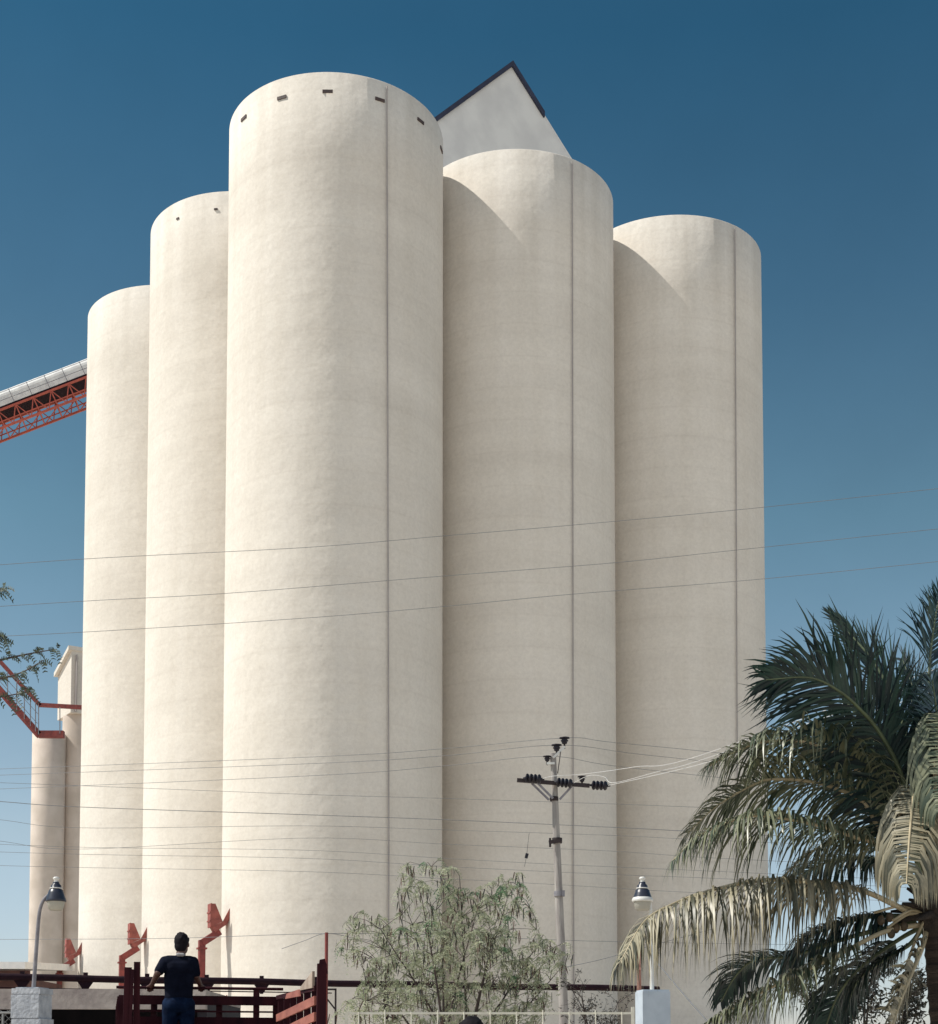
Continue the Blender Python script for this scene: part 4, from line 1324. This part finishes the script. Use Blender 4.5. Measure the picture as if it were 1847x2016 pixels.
F([(1770, 1850), (1700, 1900), (1650, 1960), (1620, 2040)], 16.8, 0.75, 'dark', (1815, 1825), droop=0.7, twist=R_(20), nleaf=95, seed=35, start=0.2, width=0.034)
F([(1790, 1860), (1740, 1890), (1690, 1930), (1665, 1990)], 16.0, 0.75, 'dark', (1818, 1825), droop=1.0, twist=R_(10), nleaf=95, seed=38, start=0.2, width=0.034)
# fronds bending towards the viewer, seen end-on
F([(1808, 1580), (1804, 1546), (1798, 1575), (1790, 1660), (1785, 1740)], 14.2, 0.95, 'dry', (1822, 1720), droop=3.2, twist=R_(-8), nleaf=110, seed=12, start=0.3, width=0.032, lift=-0.1, spread=0.1)
F([(1846, 1470), (1852, 1405), (1856, 1440), (1856, 1530), (1852, 1600)], 14.4, 0.85, 'mid', (1832, 1700), droop=3.0, twist=R_(-10), nleaf=105, seed=13, start=0.3, width=0.032, lift=-0.1, spread=0.1)
# fronds on the far side, mostly out of the picture
F([(1900, 1620), (1985, 1560), (2080, 1580), (2160, 1680)], 16.5, 0.9, 'dark', (1845, 1760), droop=0.6, nleaf=80, seed=14, width=0.034)
F([(1920, 1740), (2010, 1730), (2100, 1790), (2150, 1880)], 15.4, 0.9, 'mid', (1845, 1790), droop=0.7, nleaf=80, seed=15, width=0.034)
F([(1880, 1640), (1930, 1520), (1990, 1430), (2040, 1400)], 17.4, 0.9, 'dark', (1840, 1740), droop=0.3, nleaf=80, seed=16, width=0.034)
# coconuts
rnd = random.Random(5)
for (x, y) in ((1735, 1812), (1752, 1806), (1764, 1828), (1780, 1824), (1755, 1838), (1783, 1922)):
    p = W(x, y, PD - 0.25 + rnd.uniform(-0.15, 0.1))
    MB().ball(p, (0.042, 0.042, 0.054), 14, 10).build('coconut', M['coconut'], palm)
sk = MB()
for (x, y) in ((1722, 1806), (1758, 1822), (1748, 1836), (1783, 1916)):
    p = W(x, y, PD - 0.25)
    sk.tube(spline([crown + Vector((-0.05, -0.05, -0.02)), (p + crown) / 2 + Vector((0, 0, 0.10)), p + Vector((0, 0, 0.05))], 10), 0.016, 6)
sk.build('fruit_stalk', M['rachis'], palm)

# ------------------------------------------------------------------ branching plants
def branchy(o_b, tips, p, d, length, rad, depth, rnd, spread, up=0.1, kids=(2, 3)):
    n = 4
    pts = [Vector(p)]
    dd = Vector(d).normalized()
    for i in range(n):
        dd = (dd + Vector((rnd.gauss(0, 0.12), rnd.gauss(0, 0.12), rnd.gauss(0, 0.08) + up * 0.2))).normalized()
        pts.append(pts[-1] + dd * length / n)
    o_b.tube(pts, [rad * (1 - 0.4 * i / n) for i in range(n + 1)], 6 if rad > 0.012 else 4, False)
    tips += [(q, dd, depth) for q in pts[1:]]
    if depth == 0:
        return
    for k in range(rnd.randint(*kids)):
        q = pts[rnd.randint(2, n)]
        nd = (dd + Vector((rnd.gauss(0, spread), rnd.gauss(0, spread), rnd.gauss(0.05, spread * 0.6)))).normalized()
        branchy(o_b, tips, q, nd, length * rnd.uniform(0.6, 0.85), rad * 0.58, depth - 1, rnd, spread, up, kids)


# feathery bush with hanging pods in the middle
rnd = random.Random(21)
BD = 28.0
bp0 = W(905, 2016, BD)
bush = thing('feathery_bush', (bp0.x, BD, 0), 'tall airy grey-green bush hung with brown seed pods, in the middle', 'bush')
bb_ = MB()
samples = []
for (x, y) in ((905, 1725), (1000, 1765), (830, 1765), (750, 1830), (1070, 1840), (940, 1790), (710, 1900), (1105, 1905), (870, 1830), (970, 1850), (800, 1900), (1030, 1910)):
    st_ = Vector((bp0.x + rnd.gauss(0, 0.22), BD + rnd.gauss(0, 0.25), 0))
    tg = W(x, y, BD + rnd.uniform(-1.0, 1.0))
    v = tg - st_
    pts = spline([st_, st_ + v * 0.5 + Vector((-v.x * 0.17, rnd.gauss(0, 0.1), 0.2)), tg], 12)
    bb_.tube(pts, [0.042 - 0.036 * i / 12 for i in range(13)], 7, False)
    samples += pts[3:]
cen = W(905, 1905, BD)
clus = []
tries = 0
while len(clus) < 600 and tries < 60000:
    tries += 1
    q = Vector((rnd.uniform(-1, 1), rnd.uniform(-1, 1), rnd.uniform(-1, 1)))
    if q.length > 1:
        continue
    rim = 1 + 0.13 * math.sin(7 * math.atan2(q.z, q.x) + 1.0) + 0.07 * math.sin(13 * math.atan2(q.z, q.x))
    if q.length > 0.86 * rim:
        continue
    p = cen + Vector((q.x * 2.42 - 0.10, q.y * 1.5, q.z * (2.2 + 0.25 * max(0.0, 1 - abs(q.x + 0.1) * 2.5))))
    if p.z < 0.8:
        continue
    if any((p - c).length < 0.145 for c in clus):
        continue
    clus.append(p)
lv, lg_, pods = MB(), MB(), MB()
for p in clus:
    near = min(samples, key=lambda c: (c - p).length + (0.6 if c.z > p.z else 0.0))
    if (near - p).length > 0.05:
        mid = near.lerp(p, 0.5) + Vector((rnd.gauss(0, 0.05), rnd.gauss(0, 0.05), 0.06))
        bb_.tube(spline([near, mid, p], 4), [0.007, 0.006, 0.005, 0.004, 0.003], 4, False)
    if rnd.random() < 0.35:
        samples.append(p)
    green = rnd.random() < (0.16 if p.z > cen.z + 1.2 else 0.05)
    for _ in range(rnd.randint(5, 9)):
        ax = Vector((rnd.gauss(0, 0.8), rnd.gauss(0, 0.8), rnd.gauss(0.0, 0.6))).normalized()
        sdv = ax.cross(Vector((rnd.gauss(0, 1), rnd.gauss(0, 1), 1))).normalized()
        tgt = lg_ if green else lv
        for j in range(6):
            q = p + ax * (0.030 * j + 0.02) + Vector((0, 0, -0.006 * j * j))
            for s_ in (-1, 1):
                e = q + sdv * s_ * rnd.uniform(0.025, 0.040) + ax * 0.014
                wv = ax * 0.0092
                tgt.add([q - wv, q + wv, e + wv * 0.6, e - wv * 0.6], [(0, 1, 2, 3)])
    if rnd.random() < 0.75:
        for _ in range(rnd.randint(1, 4)):
            q = p + Vector((rnd.gauss(0, 0.06), rnd.gauss(0, 0.06), rnd.gauss(0, 0.03)))
            leaf_strip(pods, q, Vector((rnd.gauss(0, 0.15), rnd.gauss(0, 0.15), -1)), rnd.uniform(0.15, 0.27), 0.027, 0.1, Vector((rnd.gauss(0, 1), rnd.gauss(0, 1), 0.1)), 3)
bb_.build('trunk', M['twig'], bush)
lv.build('crown', M['bush_leaf'], bush)
lg_.build('young_leaves', M['bush_leaf_green'], bush)
tag(pods.build('seed_pods', M['pod'], bush), None, None, kind='stuff')


def shrub(x, y, d, wpx, hpx, label, mt, seed, n=900, ls=0.07):
    rnd = random.Random(seed)
    c = W(x, y, d)
    sw, shh = wpx * d / FOC, hpx * d / FOC
    t = thing('shrub', (c.x, c.y, 0), label, 'shrub')
    b, tips = MB(), []
    for k in range(9):
        st_ = Vector((c.x + rnd.gauss(0, 0.12), c.y + rnd.gauss(0, 0.12), 0))
        tgt = c + Vector((rnd.uniform(-0.5, 0.5) * sw, rnd.uniform(-0.35, 0.35) * sw, rnd.uniform(-0.5, 0.35) * shh))
        pts = spline([st_, st_.lerp(tgt, 0.5) + Vector((0, 0, 0.2)), tgt], 6)
        b.tube(pts, [0.03 - 0.02 * i / 6 for i in range(7)], 6, False)
        for i in range(2, 7):
            branchy(b, tips, pts[i], (tgt - st_).normalized() + Vector((rnd.gauss(0, 0.7), rnd.gauss(0, 0.7), 0.2)), shh * 0.35, 0.010, 2, rnd, 0.6, 0.1)
    b.build('trunk', M['twig'], t)
    lf = MB()
    for (p, d_, dep) in tips:
        for _ in range(n):
            q = p + Vector((rnd.gauss(0, 0.04), rnd.gauss(0, 0.04), rnd.gauss(0, 0.04)))
            leaf_strip(lf, q, Vector((rnd.gauss(0, 1), rnd.gauss(0, 1), rnd.gauss(0, 0.7))), ls * rnd.uniform(0.7, 1.3), ls * 0.45, 0.2, Vector((rnd.gauss(0, 1), rnd.gauss(0, 1), 1)), 2)
    lf.build('crown', mt, t)
    return t


shrub(1690, 1985, 19.5, 210, 150, 'dark brownish shrub under the palm at the lower right', M['dark_leaf'], 3, 3, 0.08)
shrub(1195, 2000, 29, 100, 120, 'thin dark scrubby plant between the utility pole and the white pillar', M['dark_leaf'], 9, 1, 0.06)

# tree whose twigs enter the picture at the left
rnd = random.Random(17)
TD = 21.0
tb = W(-330, 2016, TD)
tree = thing('feathery_tree', (tb.x, TD, 0), 'tree just outside the left edge whose feathery twigs hang in front of the red gangway', 'tree')
b, tips = MB(), []
tt = W(-260, 1420, TD)
stem = spline([Vector((tb.x, TD, 0)), Vector((tb.x - 0.15, TD, 2.5)), tt, W(-210, 1180, TD)], 14)
b.tube(stem, [0.14 - 0.10 * i / 14 for i in range(15)], 10)
b.build('trunk', M['twig'], tree)
b = MB()
vis = []
for path in ([(-250, 1440), (-120, 1380), (0, 1372), (60, 1360)], [(-245, 1420), (-100, 1330), (0, 1300), (70, 1285), (112, 1278)], [(-230, 1300), (-100, 1210), (-30, 1175), (8, 1160)],
             [(-240, 1400), (-110, 1350), (-20, 1340), (40, 1325), (85, 1300)], [(-230, 1330), (-90, 1270), (-20, 1245), (12, 1262)]):
    dj = rnd.uniform(-0.5, 0.5)
    P = spline([W(x, y, TD + dj * i / 3) for i, (x, y) in enumerate(path)], 16)
    b.tube(P, [0.028 - 0.023 * i / 16 for i in range(17)], 5, False)
    for i in range(7, 17):
        vis.append((P[i], (P[i] - P[i - 1]).normalized()))
b.build('branch', M['twig'], tree)
lf = MB()
for (p, d) in vis:
    for _ in range(3):
        ax = (d * 0.5 + Vector((rnd.gauss(0, 0.7), rnd.gauss(0, 0.7), rnd.gauss(0.0, 0.6)))).normalized()
        nl = rnd.randint(3, 6)
        sdv = ax.cross(Vector((rnd.gauss(0, 0.4), 1, rnd.gauss(0, 0.4)))).normalized()
        for j in range(nl):
            q = p + ax * (0.028 * j + 0.03) + Vector((0, 0, -0.004 * j * j))
            for s in (-1, 1):
                e = q + sdv * s * 0.036 + ax * 0.016
                wv = ax * 0.011
                lf.add([q - wv, q + wv, e + wv * 0.5, e - wv * 0.5], [(0, 1, 2, 3)])
lf.build('crown', M['tree_leaf'], tree)
